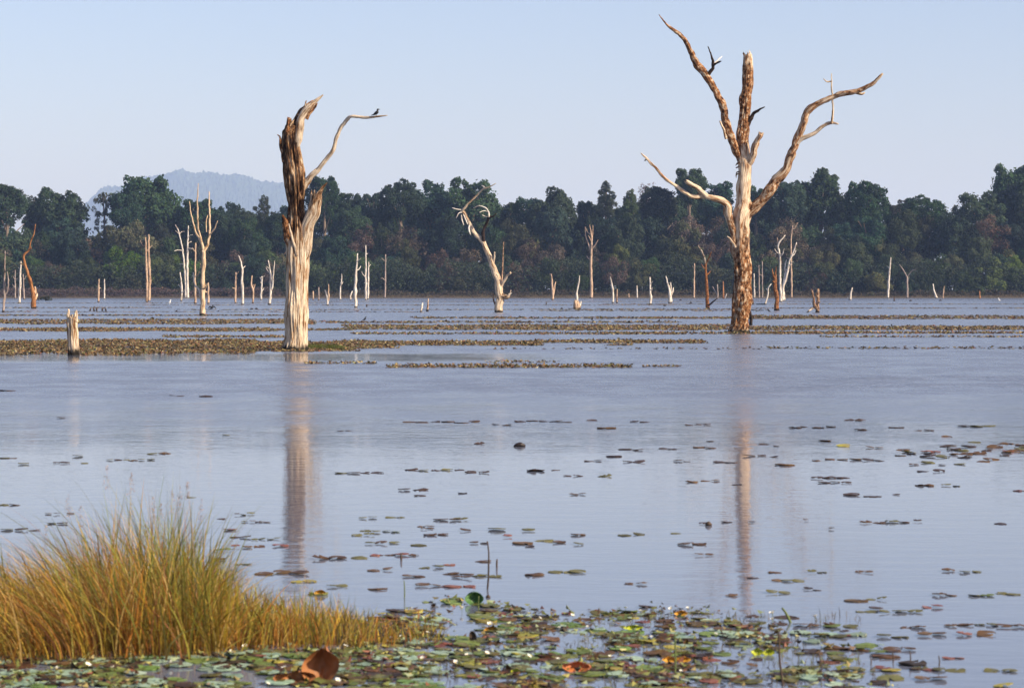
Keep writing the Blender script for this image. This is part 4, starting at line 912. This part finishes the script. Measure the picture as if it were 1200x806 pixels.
# ------------------------------------------------------------------ lily pads
def pad_shape(i):
    r = random.Random(500 + i); n = 18; v = [(0, 0, .012)]; f = []
    notch = r.uniform(0, 6.28); na = r.uniform(.12, .32); curl = r.choice([0, .01, .02, .05]); el = r.uniform(.75, 1)
    ph = [r.uniform(0, 6.28) for _ in range(3)]
    ring = []
    for q in range(n):
        a = notch + na + (6.2832 - 2 * na) * q / (n - 1)
        rad = .5 * (1 + .06 * math.sin(3 * a + ph[0]) + .04 * math.sin(7 * a + ph[1]))
        z = .008 + curl * max(0, math.sin(a * 2 + ph[2])) ** 2 + .012 * r.random()
        ring.append((math.cos(a) * rad, math.sin(a) * rad * el, z))
    v += [(x * .6, y * .6, .010 + .004 * r.random()) for x, y, z in ring] + ring + [(x * .97, y * .97, -.03) for x, y, z in ring]
    for q in range(n - 1):
        f.append((0, 1 + q, 2 + q)); f.append((1 + q, 1 + n + q, 2 + n + q, 2 + q)); f.append((1 + n + q, 1 + 2 * n + q, 2 + 2 * n + q, 2 + n + q))
    return v, f
PADM = {}
for kc in PAD:
    PADM[kc] = []
    for i in range(7):
        v, f = pad_shape(i); PADM[kc].append(mesh('lily_pad', v, f, PAD[kc], False))
LOOK = {'b': 'brown', 'd': 'dark', 'o': 'olive', 'g': 'green', 'm': 'pale mint-green', 'r': 'reddish', 'y': 'yellow'}
pads = []
def pad(px, py, w, kc, where, tilt=.02): pads.append((w, px, py, kc, where, tilt))
def pad_object(w, px, py, kc, where, tilt, q):
    g = ground(px, py); Yq = g.y; s = w * Yq / F
    o = obj('lily_pad', rng.choice(PADM[kc]))
    g.z = .001 + .0012 * (q % 9); o.location = g
    o.scale = (s, s * rng.uniform(.85, 1.1), s); o.rotation_euler = (rng.gauss(0, tilt), rng.gauss(0, tilt), rng.uniform(0, 6.28))
    setp(o, f'{LOOK[kc]} lily pad floating {where}', 'lily pad', f'{LOOK[kc]} lily pads {where}')
def row(x, y, w, n, kcs, where):
    for q in range(n):
        px = x + w * ((q + .5) / n - .5) + rng.uniform(-1, 1); pad(px, y + rng.uniform(-.7, .7) * (1 if n > 1 else 0), w / n * rng.uniform(.85, 1.25), rng.choice(kcs), where)
A = 'in the open water left of the thick trunk reflection'
for x, y, w, n in [(8, 458, 16, 1), (72, 490, 12, 1), (264, 510, 8, 1), (10, 537, 22, 2), (27, 544, 14, 1), (71, 543, 22, 2), (92, 535, 14, 1), (98, 543, 9, 1), (152, 539, 58, 6), (186, 532, 26, 2), (12, 592, 24, 2), (207, 464, 18, 2), (242, 465, 14, 1), (62, 602, 18, 2), (82, 602, 9, 1), (67, 614, 24, 2), (25, 621, 48, 3), (225, 583, 12, 1)]: row(x, y, w, n, 'bdo', A)
A = 'between the grass clump and the thick trunk reflection'
for x, y, w, n, k_ in [(259, 608, 9, 1, 'd'), (286, 603, 25, 3, 'do'), (300, 612, 35, 4, 'db'), (270, 621, 14, 1, 'r'), (282, 630, 24, 2, 'db'), (312, 632, 36, 4, 'og'), (290, 641, 40, 3, 'br'), (262, 645, 20, 2, 'og'), (256, 656, 18, 1, 'b'), (330, 640, 20, 1, 'r'), (285, 661, 20, 2, 'o')]: row(x, y, w, n, k_, A)
A = 'in the open water midway between the two trunk reflections'
for x, y, w, n, k_ in [(404, 505, 18, 2, 'd'), (518, 495, 90, 6, 'db'), (588, 498, 24, 2, 'd'), (561, 520, 12, 1, 'd'), (421, 554, 55, 4, 'do'), (510, 551, 70, 5, 'do'), (560, 554, 30, 2, 'd'), (483, 574, 34, 2, 'd'), (493, 581, 15, 1, 'd'), (541, 578, 12, 1, 'd'), (431, 607, 22, 2, 'o'), (464, 606, 22, 2, 'o'), (525, 609, 38, 2, 'bd'), (498, 617, 20, 2, 'b'),
                      (637, 494, 70, 5, 'd'), (694, 493, 12, 1, 'd'), (710, 502, 20, 1, 'b'), (750, 495, 24, 2, 'd'), (740, 527, 30, 2, 'd'), (721, 535, 18, 1, 'd'), (696, 540, 22, 2, 'd'), (742, 542, 28, 2, 'd'), (628, 552, 18, 1, 'd'), (651, 551, 12, 1, 'b'), (672, 558, 26, 2, 'bd'), (707, 558, 20, 1, 'o'), (677, 579, 20, 2, 'b'), (783, 526, 22, 2, 'd'), (800, 541, 20, 2, 'd')]: row(x, y, w, n, k_, A)
A = 'around the middle of the right trunk reflection'
for x, y, w, n, k_ in [(818, 498, 32, 3, 'd'), (832, 517, 10, 1, 'd'), (826, 525, 26, 2, 'b'), (894, 521, 12, 1, 'd'), (910, 523, 10, 1, 'd'), (892, 535, 40, 3, 'd'), (920, 545, 20, 1, 'b'), (810, 565, 20, 1, 'b'), (832, 564, 22, 2, 'b'), (863, 568, 12, 1, 'd'), (823, 614, 9, 1, 'd'), (852, 612, 16, 1, 'd'), (881, 612, 9, 1, 'd'), (944, 610, 8, 1, 'd'), (975, 620, 9, 1, 'd'), (850, 542, 30, 2, 'd')]: row(x, y, w, n, k_, A)
A = 'in the scattered drift at the right of the lake'
for x, y, w, n, k_ in [(952, 501, 55, 4, 'd'), (1002, 493, 26, 2, 'd'), (1008, 504, 14, 1, 'd'), (1050, 501, 20, 1, 'd'), (1082, 504, 24, 2, 'd'), (1144, 500, 42, 3, 'do'), (989, 523, 14, 1, 'y'), (1025, 524, 20, 2, 'bd'), (966, 517, 18, 1, 'b'), (973, 560, 46, 3, 'd'), (979, 566, 40, 3, 'd'), (995, 539, 88, 6, 'db'), (1092, 552, 34, 2, 'd'), (1085, 569, 20, 1, 'b'), (1115, 569, 22, 2, 'o'), (1010, 581, 46, 2, 'd'), (1050, 580, 10, 1, 'd'), (1037, 612, 60, 4, 'ob'), (1076, 611, 10, 1, 'd'), (1172, 614, 14, 1, 'd'), (1195, 575, 14, 1, 'r')]: row(x, y, w, n, k_, A)
A = 'in the dense brown drift at the right edge of the lake'
for q in range(46):
    x = 1055 + 160 * rng.random(); pad(x, 531 + rng.gauss(0, 5.5) - (x - 1120) * .02, rng.uniform(9, 20), rng.choice('bddbbor'), A, .12)
A = 'in calm water behind the grass and near the thin bent stalk'
for x, y, w, n, k_ in [(446, 623, 46, 4, 'og'), (425, 627, 30, 2, 'o'), (447, 637, 42, 3, 'ob'), (492, 639, 20, 1, 'o'), (500, 620, 16, 2, 'b'), (540, 609, 20, 1, 'o'), (512, 627, 30, 2, 'b'), (545, 622, 14, 1, 'b'), (582, 621, 24, 1, 'o'), (620, 622, 18, 1, 'o'), (595, 629, 14, 1, 'r'), (562, 637, 22, 2, 'b'), (614, 637, 24, 1, 'b'), (622, 641, 10, 1, 'd'), (638, 634, 18, 1, 'o'), (655, 636, 14, 1, 'b'), (677, 627, 16, 1, 'b'), (677, 638, 14, 1, 'o'), (386, 655, 38, 2, 'b'), (420, 654, 18, 1, 'o'), (463, 651, 60, 4, 'br'), (446, 668, 32, 2, 'b'), (484, 676, 28, 2, 'b'), (505, 665, 32, 2, 'o'), (526, 662, 14, 1, 'r'), (537, 672, 38, 2, 'b'), (541, 677, 26, 2, 'b'), (571, 675, 38, 2, 'o'), (566, 658, 16, 1, 'b'), (510, 687, 48, 3, 'rb'), (540, 688, 36, 2, 'r'), (443, 690, 22, 1, 'b'), (626, 674, 20, 1, 'b'), (660, 671, 36, 2, 'o'), (678, 671, 22, 1, 'o'), (740, 627, 30, 2, 'o'), (812, 638, 32, 2, 'b'), (825, 651, 22, 2, 'b'), (745, 684, 28, 2, 'b'), (792, 625, 14, 1, 'o'), (330, 672, 64, 3, 'b'), (355, 682, 32, 2, 'y'), (372, 696, 34, 1, 'o'), (395, 688, 26, 2, 'o')]: row(x, y, w, n, k_, A)
A = 'in the open water at the lower right'
for x, y, w, n, k_ in [(882, 677, 16, 1, 'd'), (858, 698, 18, 1, 'b'), (908, 671, 16, 1, 'b'), (958, 671, 24, 2, 'o'), (916, 681, 24, 2, 'ob'), (936, 681, 18, 1, 'o'), (912, 695, 30, 2, 'o'), (953, 691, 20, 2, 'd'), (1012, 671, 24, 2, 'b'), (1112, 669, 18, 1, 'b'), (1137, 670, 30, 2, 'o'), (1003, 704, 26, 1, 'b'), (1027, 703, 26, 2, 'bo'), (1014, 717, 24, 2, 'o'), (1027, 714, 20, 1, 'd'), (1043, 718, 30, 2, 'o'), (1065, 717, 34, 2, 'o'), (1093, 712, 24, 2, 'r'), (1108, 697, 28, 2, 'b'), (1150, 698, 30, 2, 'og'), (1180, 696, 28, 2, 'ob'), (1122, 733, 34, 2, 'b'), (1155, 732, 30, 2, 'o'), (1185, 735, 34, 2, 'b'), (1070, 736, 30, 2, 'ob'), (1045, 746, 40, 2, 'oy'), (1092, 744, 36, 2, 'br'), (1130, 744, 22, 1, 'r'), (1155, 744, 24, 1, 'b'), (1008, 762, 26, 1, 'b'), (1055, 762, 40, 2, 'b'), (1118, 771, 26, 2, 'rb'), (1172, 786, 44, 2, 'o'), (1045, 786, 28, 1, 'y'), (1080, 784, 34, 2, 'br'), (1110, 786, 40, 2, 'o'), (1175, 804, 20, 1, 'y'), (1090, 796, 40, 2, 'b'), (980, 766, 30, 1, 'g'), (985, 735, 40, 2, 'og'), (955, 733, 50, 3, 'bo'), (970, 746, 50, 2, 'o')]: row(x, y, w, n, k_, A)
# the near carpet; the 300 largest pads are single things, the crumbs between them one mass per colour
A = 'in the crowded carpet along the bottom of the picture'
cnt = 0
for q in range(20000):
    if cnt >= 1000: break
    x = rng.uniform(-20, 1080); y = 694 + 118 * rng.random() ** .8
    top = np.interp(x, [-20, 230, 300, 440, 520, 640, 760, 900, 1000, 1080], [765, 764, 760, 716, 700, 712, 708, 716, 735, 780])
    if y < top + rng.uniform(-3, 8): continue
    dens = np.interp(x, [-20, 500, 800, 920, 1000, 1080], [1.5, 1.1, .75, .6, .4, .2]) * (.62 + 1.1 * noise.noise(Vector((x * .012, y * .05, 2))))
    if rng.random() > dens: continue
    w = rng.uniform(8, 34) * (y / 750) ** 1.5
    kc = rng.choice('mmmgoobd' if x < 300 else 'gggmmoooobbdry' if x < 800 else 'ooobbgmdmr')
    zone = next(t_ for lim, t_ in ((120, 'at the bottom left corner'), (300, 'in front of the grass clump'), (420, 'around the curled dry leaf'), (520, 'beyond the tip of the grass'), (620, 'below the small standing green leaf'), (720, 'around the orange-red leaf'), (830, 'around the golden leaves'), (930, 'around the lime leaf pair'), (2000, 'at the right end of the carpet')) if x < lim)
    pad(x, y, w, kc, zone + (', nearer half' if y > 768 else ', farther half'), .035); cnt += 1
pads.sort(key=lambda q: -q[0])
for q, a in enumerate(pads[:300]): pad_object(*a, q)
parts = {}
for w, x, y, kc, where, tilt in pads[300:]: parts.setdefault(kc, []).append((x, y, w))
for kc, lst in parts.items():
    v, f = [], []
    for x, y, w in lst:
        g = ground(x, y); s = w * g.y / F; a0 = rng.uniform(0, 6.28); pv, pf = pad_shape(rng.randrange(7)); n0 = len(v)
        tx, ty = rng.gauss(0, .06), rng.gauss(0, .06); z0 = .001 + rng.random() * .014
        for (px_, py_, pz_) in pv:
            X_, Y_ = px_ * math.cos(a0) - py_ * math.sin(a0), px_ * math.sin(a0) + py_ * math.cos(a0)
            v.append((g.x + X_ * s, g.y + Y_ * s, z0 + (pz_ + X_ * tx + Y_ * ty) * s))
        f += [tuple(i + n0 for i in q) for q in pf]
    setp(obj('floating_leaves', mesh('floating_leaves', v, f, PAD[kc], False)), f'{LOOK[kc]} small leaf pieces scattered among the lily pads', 'floating leaves', kind='stuff')
def scraps():
    px, by = nrg.uniform(-20, 1060, 9000), nrg.uniform(702, 808, 9000)
    top = np.interp(px, [-20, 230, 300, 440, 520, 640, 760, 900, 1000, 1080], [764, 763, 758, 716, 702, 712, 710, 718, 735, 780])
    cl = np.array([noise.noise(Vector((a * .012, b * .05, 2))) + .7 * noise.noise(Vector((a * .05, b * .16, 6))) for a, b in zip(px, by)])
    kp = (by > top) & (cl + .35 + np.maximum(0, 320 - px) * .0012 - np.maximum(0, px - 780) * .0013 > nrg.random(9000) * .9)
    px, by = px[kp], by[kp]; n = len(px); Yq = np.array([dist(b) for b in by])
    C = np.stack([(px - 600) / F * Yq, Yq, .006 + .03 * nrg.random(n) ** 2.5], 1)
    pal = np.array([(.20, .21, .06), (.12, .13, .03), (.10, .05, .02), (.05, .03, .015), (.26, .20, .07), (.26, .30, .16), (.03, .02, .012), (.22, .08, .04), (.40, .36, .10)])
    cc = pal[nrg.choice(9, n, p=[.16, .16, .16, .16, .08, .1, .1, .04, .04])] * nrg.uniform(.7, 1.3, (n, 1))
    V, f, c = leafcloud(n, lambda _: (C, np.tile([0., 0., 1.], (n, 1)), nrg.random(n)), .042, lambda T: cc, .34, .7)
    V[:, 2] = np.maximum(V[:, 2], .003)
    return V, f, c
V, f, c = scraps(); setp(obj('leaf_scraps', mesh('leaf_scraps', V, f, M_MAT, False, {'lc': c})), 'small curled leaf scraps lying all over the bottom carpet of pads', 'leaf scraps', kind='stuff')
# upright crumbs of water plants in the carpet
def sprigs(n):
    px = nrg.uniform(380, 1010, n); by = nrg.uniform(718, 806, n); Yq = np.array([dist(b) for b in by])
    cl = np.array([noise.noise(Vector((a * .02, b * .06, 8))) for a, b in zip(px, by)])
    k_ = cl > .12; px, by, Yq = px[k_], by[k_], Yq[k_]; n = len(px)
    B = np.stack([(px - 600) / F * Yq, Yq, np.zeros(n)], 1)
    cc = np.array([(.10, .06, .025), (.16, .12, .03), (.12, .15, .03), (.22, .14, .04)])[nrg.integers(0, 4, n)]
    return B, nrg.uniform(.02, .075, n), nrg.normal(0, .5, (n, 2)), nrg.uniform(.002, .004, n), np.stack([cc * .6, cc], 1)
setp(blades(2600, sprigs, None, M_GRASS, 'water_weed', 3), 'short brown and green weed sprigs poking out of the bottom carpet', 'water weed', kind='stuff')

# ------------------------------------------------------------------ small white flowers on the carpet
def flower_meshes():
    v, f = [], []
    for q in range(6):
        a = q * math.pi / 3; n = len(v); ca, sa = math.cos(a), math.sin(a)
        for (r_, w_, z) in [(.05, .1, 0), (.3, .24, .12), (.5, .12, .26)]:
            v += [(ca * r_ - sa * w_, sa * r_ + ca * w_, z), (ca * r_ + sa * w_, sa * r_ - ca * w_, z)]
        f += [(n, n + 1, n + 3, n + 2), (n + 2, n + 3, n + 5, n + 4)]
    petals = mesh('petals', v, f, M_PETAL)
    v, f, *_ = tube([Vector((0, 0, 0)), Vector((0, 0, .08)), Vector((0, 0, .16))], [.12, .13, .05], [0] * 3, 7, .1)
    core = mesh('flower_centre', v, f, M_POLLEN, True)
    v, f, *_ = tube([Vector((0, 0, -1)), Vector((.08, 0, -.5)), Vector((0, 0, 0))], [.06, .05, .05], [0] * 3, 5, .3)
    return petals, core, mesh('stem', v, f, M_STEM, True)
FP, FC, FS = flower_meshes()
SPOT = [(287, 757), (271, 763), (318, 763), (349, 766), (395, 760), (405, 757), (417, 745), (435, 740), (458, 747), (333, 782), (409, 781), (314, 801), (396, 797), (66, 783), (103, 779), (131, 782), (93, 786), (199, 776), (481, 713), (541, 712), (501, 741), (535, 745), (547, 767), (571, 765), (574, 731), (581, 743), (562, 744), (593, 742), (633, 724), (637, 736), (656, 735), (671, 721), (689, 734), (687, 769), (654, 772), (733, 712), (751, 716), (786, 713), (806, 712), (698, 734), (747, 742), (725, 758), (715, 769), (805, 728), (839, 743), (891, 747), (905, 718), (905, 725), (911, 734), (955, 722), (1014, 744), (798, 786), (842, 727), (620, 769), (502, 776), (534, 776), (470, 745), (495, 771), (764, 746), (818, 718)]
for i, (x, y) in enumerate(SPOT):
    h_ = rng.uniform(.02, .05); g = ground(x, y + h_ * F / dist(y)); s = rng.uniform(.018, .034) * (1.25 if i in (46, 47, 9, 36) else 1)
    t = empty('white_flower', g); setp(t, 'small white flower ' + ('left of the curled dry leaf' if x < 330 else 'between the dry leaf and the green leaf' if x < 560 else 'in the middle of the bottom carpet' if x < 760 else 'at the right end of the bottom carpet'), 'flower', 'small white flowers, ' + ('left' if x < 330 else 'centre left' if x < 560 else 'centre' if x < 760 else 'right'))
    for nm, me_ in (('petals', FP), ('flower_centre', FC), ('stem', FS)):
        o = obj(nm, me_, t, (0, 0, h_)); o.scale = (s, s, s) if nm != 'stem' else (s, s, h_ + .02)
        o.rotation_euler = (rng.uniform(.1, .6), rng.uniform(-.3, .3), rng.uniform(0, 6)) if nm != 'stem' else (0, 0, 0)

# ------------------------------------------------------------------ single leaves, stalks and floating things
def folded_leaf(name, label, x, y, wpx, hpx, mat, fold=1.2, curl=.8, lean=0., seed=0):
    g = ground(x, y); s = g.y / F; W_, H_ = wpx * s, hpx * s
    r = random.Random(seed); v, f = [], []; NU, NV = 26, 16
    for i in range(NU + 1):
        u = i / NU * 2 - 1
        for j in range(NV + 1):
            t = j / NV
            prof_ = math.sin(math.pi * (.12 + .83 * t)) ** .8
            xx = u * .5 * W_ * prof_ + lean * W_ * t
            zz = t * H_ + .16 * H_ * t * noise.noise(Vector((u * 2.6, t * 3, seed))) + .07 * H_ * t * noise.noise(Vector((u * 7, t * 2, seed)))
            yy = -abs(u) ** 1.5 * fold * W_ * .35 + math.sin(t * 2.6) * curl * W_ * .3 + .10 * W_ * noise.noise(Vector((u * 3, t * 4, seed + 9))) + .035 * W_ * math.sin(u * 13 + seed) * t
            v.append((xx, yy, max(-.01, zz)))
    for i in range(NU):
        for j in range(NV): a = i * (NV + 1) + j; f.append((a, a + NV + 1, a + NV + 2, a + 1))
    n = len(v); v += [(a, b + .004, c) for a, b, c in v]; f += [tuple(q + n for q in reversed(ff)) for ff in f]
    return setp(obj(name, mesh(name, v, f, mat, True), None, g), label, 'leaf')
folded_leaf('dry_leaf', 'large curled brown dry lotus leaf at the bottom in front of the grass', 374, 797, 44, 38, M_DRY, 1.5, 1.0, .12, 3)
folded_leaf('dry_leaf', 'dark flat half of a dry brown leaf lying left of the curled one', 343, 799, 50, 13, M_DRY, .8, .8, .1, 5)
folded_leaf('rust_leaf', 'orange-red upturned leaf in the bottom carpet right of centre', 676, 786, 34, 11, M_RUST, .6, .8, 0, 6)
folded_leaf('green_leaf', 'small fresh green leaf standing up at the upper edge of the carpet', 556, 707, 22, 14, M_LEAFG, 1.2, .6, 0, 7)
folded_leaf('lime_leaf', 'bright yellow-green leaf, left half of a pair at the right of the carpet', 887, 767, 14, 8, M_LIME, .8, .8, 0, 8)
folded_leaf('lime_leaf', 'bright yellow-green leaf, right half of a pair at the right of the carpet', 900, 767, 15, 7, M_LIME, .8, .8, .1, 9)
folded_leaf('lime_leaf', 'small round yellow leaf near the bottom centre', 604, 790, 12, 7, M_LIME, .6, .8, 0, 10)
folded_leaf('lime_leaf', 'flat lime-green leaf in the middle of the carpet', 742, 737, 24, 5, M_LIME, .5, .5, 0, 11)
folded_leaf('dark_leaf', 'dark upright leaf scrap in the left of the carpet', 555, 752, 9, 13, M_STALK, .8, .4, -.2, 12)
for x, y, w_, lab in [(375, 697, 14, 'small orange-yellow leaf behind the grass below the trunk reflection'), (798, 721, 16, 'yellow-orange crumpled leaf at the back edge of the carpet'), (575, 740, 16, 'orange leaf left of centre in the carpet'), (800, 775, 20, 'golden leaf in the lower right of the carpet'), (785, 775, 18, 'amber leaf next to the golden leaf lower right')]:
    folded_leaf('yellow_leaf', lab, x, y, w_, 6, plain('leaf_amber', (.55, .28, .03), .5, .4), .6, .7, 0, x)
def stalk(label, pts, w, mat=M_STALK, name='stalk'):
    g = ground(pts[0][0], pts[0][1]); P = [at(a, b, g.y) - g for a, b in pts]; P[0].z -= .02
    v, f, *_ = tube(P, [w * .5 * g.y / F * (1 - .4 * i / len(P)) for i in range(len(P))], [0] * len(P), 7, .02, .15)
    setp(obj(name, mesh(name, v, f, mat, True), None, g), label, 'plant stalk')
stalk('thin dark bent stalk standing alone in calm water right of the picture centre-left', [(571, 690), (572.5, 670), (573, 650), (571, 634)], 2.4)
stalk('short dark stub right of the thin bent stalk', [(582.5, 665), (582, 660), (582.5, 655)], 2.6)
stalk('tiny dark stub left of the thin bent stalk', [(470.5, 656), (470, 652), (470.5, 648)], 3)
stalk('dark upright stalk at the lower right end of the carpet', [(918, 803), (914, 775), (913, 740)], 3)
stalk('thin stalk left of the dark upright stalk', [(791, 790), (791.5, 765), (791, 742)], 2.2, M_STEM)
stalk('green slanting blade right of the two highest white flowers', [(928, 729), (922, 720), (916.5, 712)], 3.5, M_STEM, 'reed')
stalk('thin pale green reed left of the small standing green leaf', [(561, 716), (560.5, 706), (561, 698)], 1.6, M_STEM, 'reed')
stalk('thin green reed standing near the left middle of the carpet', [(474, 700), (474, 690), (473.5, 680)], 1.6, M_STEM, 'reed')
for i, (x, y, h_) in enumerate([(1046, 776, 12), (1066, 777, 14), (1100, 780, 12), (1020, 778, 9), (960, 780, 14), (962, 790, 16)]):
    stalk(['thin stem under the leftmost of the lower right pads', 'thin stem between two lower right pads', 'thin stem below the reddish pads lower right', 'faint stem at the left of the lower right pads', 'stem in the brown weed at the right of the carpet', 'second stem in the brown weed at the right of the carpet'][i], [(x, y), (x + 1, y - h_ * .5), (x, y - h_)], 1.8)
def lump(label, x, y, wpx, hpx, mat, cat, name, seed=1):
    g = ground(x, y); s = g.y / F
    P = [Vector((-wpx * .55 * s, 0, 0)), Vector((-wpx * .3 * s, 0, hpx * .2 * s)), Vector((.1 * wpx * s, 0, hpx * .35 * s)), Vector((wpx * .5 * s, 0, hpx * .1 * s))]
    v, f, *_ = tube(P, [hpx * .12 * s, hpx * .45 * s, hpx * .55 * s, hpx * .2 * s], [0] * 4, 14, .01, .3, 0, 0, 1, seed)
    setp(obj(name, mesh(name, v, f, mat, True), None, g), label, cat)
lump('dark floating wood lump alone in the middle of the lake', 609, 523, 13, 5.5, plain('wet_wood', (.03, .02, .018), .5), 'driftwood', 'driftwood')
lump('brown round seed pod floating left of the right trunk reflection', 830.5, 615.5, 7, 6, M_STALK, 'seed pod', 'seed_pod', 3)
lump('dark wet leaf clump beside the small standing green leaf', 572, 700, 5, 4, M_STALK, 'seed pod', 'seed_pod', 4)
lump('low black stub behind the plant strip left of the thick dead trunk', 178.5, 374, 4, 3, W_DARK, 'driftwood', 'driftwood', 5)
lump('left of two small dark humps left of the thick dead trunk', 295, 362.4, 3.5, 2, W_DARK, 'driftwood', 'driftwood', 6)
lump('right of two small dark humps left of the thick dead trunk', 300.4, 362.4, 3.5, 2, W_DARK, 'driftwood', 'driftwood', 7)
for x, y, lab in [(797.5, 352, 'small dark hump left of the brown Y-shaped dead tree'), (809.5, 355.4, 'dark floating hump just left of the brown Y-shaped dead tree'), (779, 358.6, 'tiny dark hump below the white branching snag'), (1067, 353, 'tiny dark hump right of the dark little post'), (1102, 352.6, 'dark hump below the small white crooked stub')]:
    lump(lab, x, y, 3, 1.8, W_DARK, 'driftwood', 'driftwood', x)

# ------------------------------------------------------------------ birds
def bird(label, loc, h_, mat, face=1, wings=False, neck=.0):
    """one continuous body from tail to beak, about h_ metres tall, standing on loc"""
    P = [Vector((-.62 * face, 0, .12)), Vector((-.38 * face, 0, .22)), Vector((-.15 * face, 0, .36)), Vector((.08 * face, 0, .52)), Vector((.16 * face, 0, .70 + neck * .5)), Vector((.20 * face, 0, .84 + neck)), Vector((.34 * face, 0, .86 + neck)), Vector((.50 * face, 0, .84 + neck))]
    v, f, *_ = tube([p * h_ for p in P], [x * h_ for x in (.03, .08, .19, .20, .11 - neck * .05, .12, .05, .01)], [0] * 8, 12, .05 * h_, .05)
    d = [(v, f, [(0, 0, 0)] * len(v), [0] * len(v))]
    for sd_ in (-1, 1): d.append(tube([Vector((-.02 * face, .06 * sd_, .3)) * h_, Vector((0, .07 * sd_, .15)) * h_, Vector((.02 * face, .07 * sd_, 0)) * h_], [.025 * h_] * 3, [0] * 3, 5, .1 * h_, 0))
    if wings:
        for sd_ in (-1, 1):
            d.append(tube([Vector((0, .12 * sd_, .55)) * h_, Vector((sd_ * .45, .2 * sd_, .62)) * h_, Vector((sd_ * .8, .2 * sd_, .25)) * h_], [.12 * h_, .14 * h_, .03 * h_], [0] * 3, 8, .1 * h_, .1, 0, 0, .4))
    v, f, *_ = join(d)
    return setp(obj('bird', mesh('bird', v, f, mat, True), None, loc), label, 'bird')
Yl = dist(411) - 1.08
bird('small black bird perched on the end of the crooked bough', at(441, 136.6, Yl - .0), .27, M_BIRD, 1)
p = ground(248.5, 363); bird('dark water bird with half-open wings right of the many-armed dead tree', p, .52, M_BIRD, 1, True, .1)
p = ground(198.8, 356.5); bird('tiny white egret standing in the far shallows left of the white poles', p, .62, M_EGRET, 1, False, .2)
p = ground(427.5, 376); bird('tiny dark bird on the water left of the leaning dead tree', p, .3, M_BIRD, 1)
p = ground(1170.8, 353); bird('tiny white egret in the far shallows near the right edge', p, .6, M_EGRET, -1, False, .2)
p = ground(901, 366); bird('tiny dark bird on the water left of the brown jagged trunk', p, .35, M_BIRD, -1)

# ------------------------------------------------------------------ haze: one closed box of thin air round everything
hm = bpy.data.materials.new('haze_air'); hm.use_nodes = True; t_ = hm.node_tree; t_.nodes.remove(t_.nodes['Principled BSDF'])
pv = t_.nodes.new('ShaderNodeVolumePrincipled'); pv.inputs['Color'].default_value = (*HAZE_COLOR, 1); pv.inputs['Density'].default_value = HAZE_DENSITY; pv.inputs['Absorption Color'].default_value = (*HAZE_ABSORB, 1); pv.inputs['Anisotropy'].default_value = 0.0
t_.links.new(pv.outputs[0], t_.nodes['Material Output'].inputs['Volume'])
x0, x1, y0, y1, z0, z1 = -31000, 31000, -31000, 41500, -2, 860
o = obj('haze', mesh('haze', [(x0, y0, z0), (x1, y0, z0), (x1, y1, z0), (x0, y1, z0), (x0, y0, z1), (x1, y0, z1), (x1, y1, z1), (x0, y1, z1)],
    [(0, 3, 2, 1), (4, 5, 6, 7), (0, 1, 5, 4), (1, 2, 6, 5), (2, 3, 7, 6), (3, 0, 4, 7)], hm))
setp(o, 'thin blue-grey haze in the air over the lake', 'haze', kind='stuff')
print('pads', len(pads), 'objects', len(bpy.data.objects), 'tris', sum(len(m.loop_triangles) or len(m.polygons) for m in bpy.data.meshes))
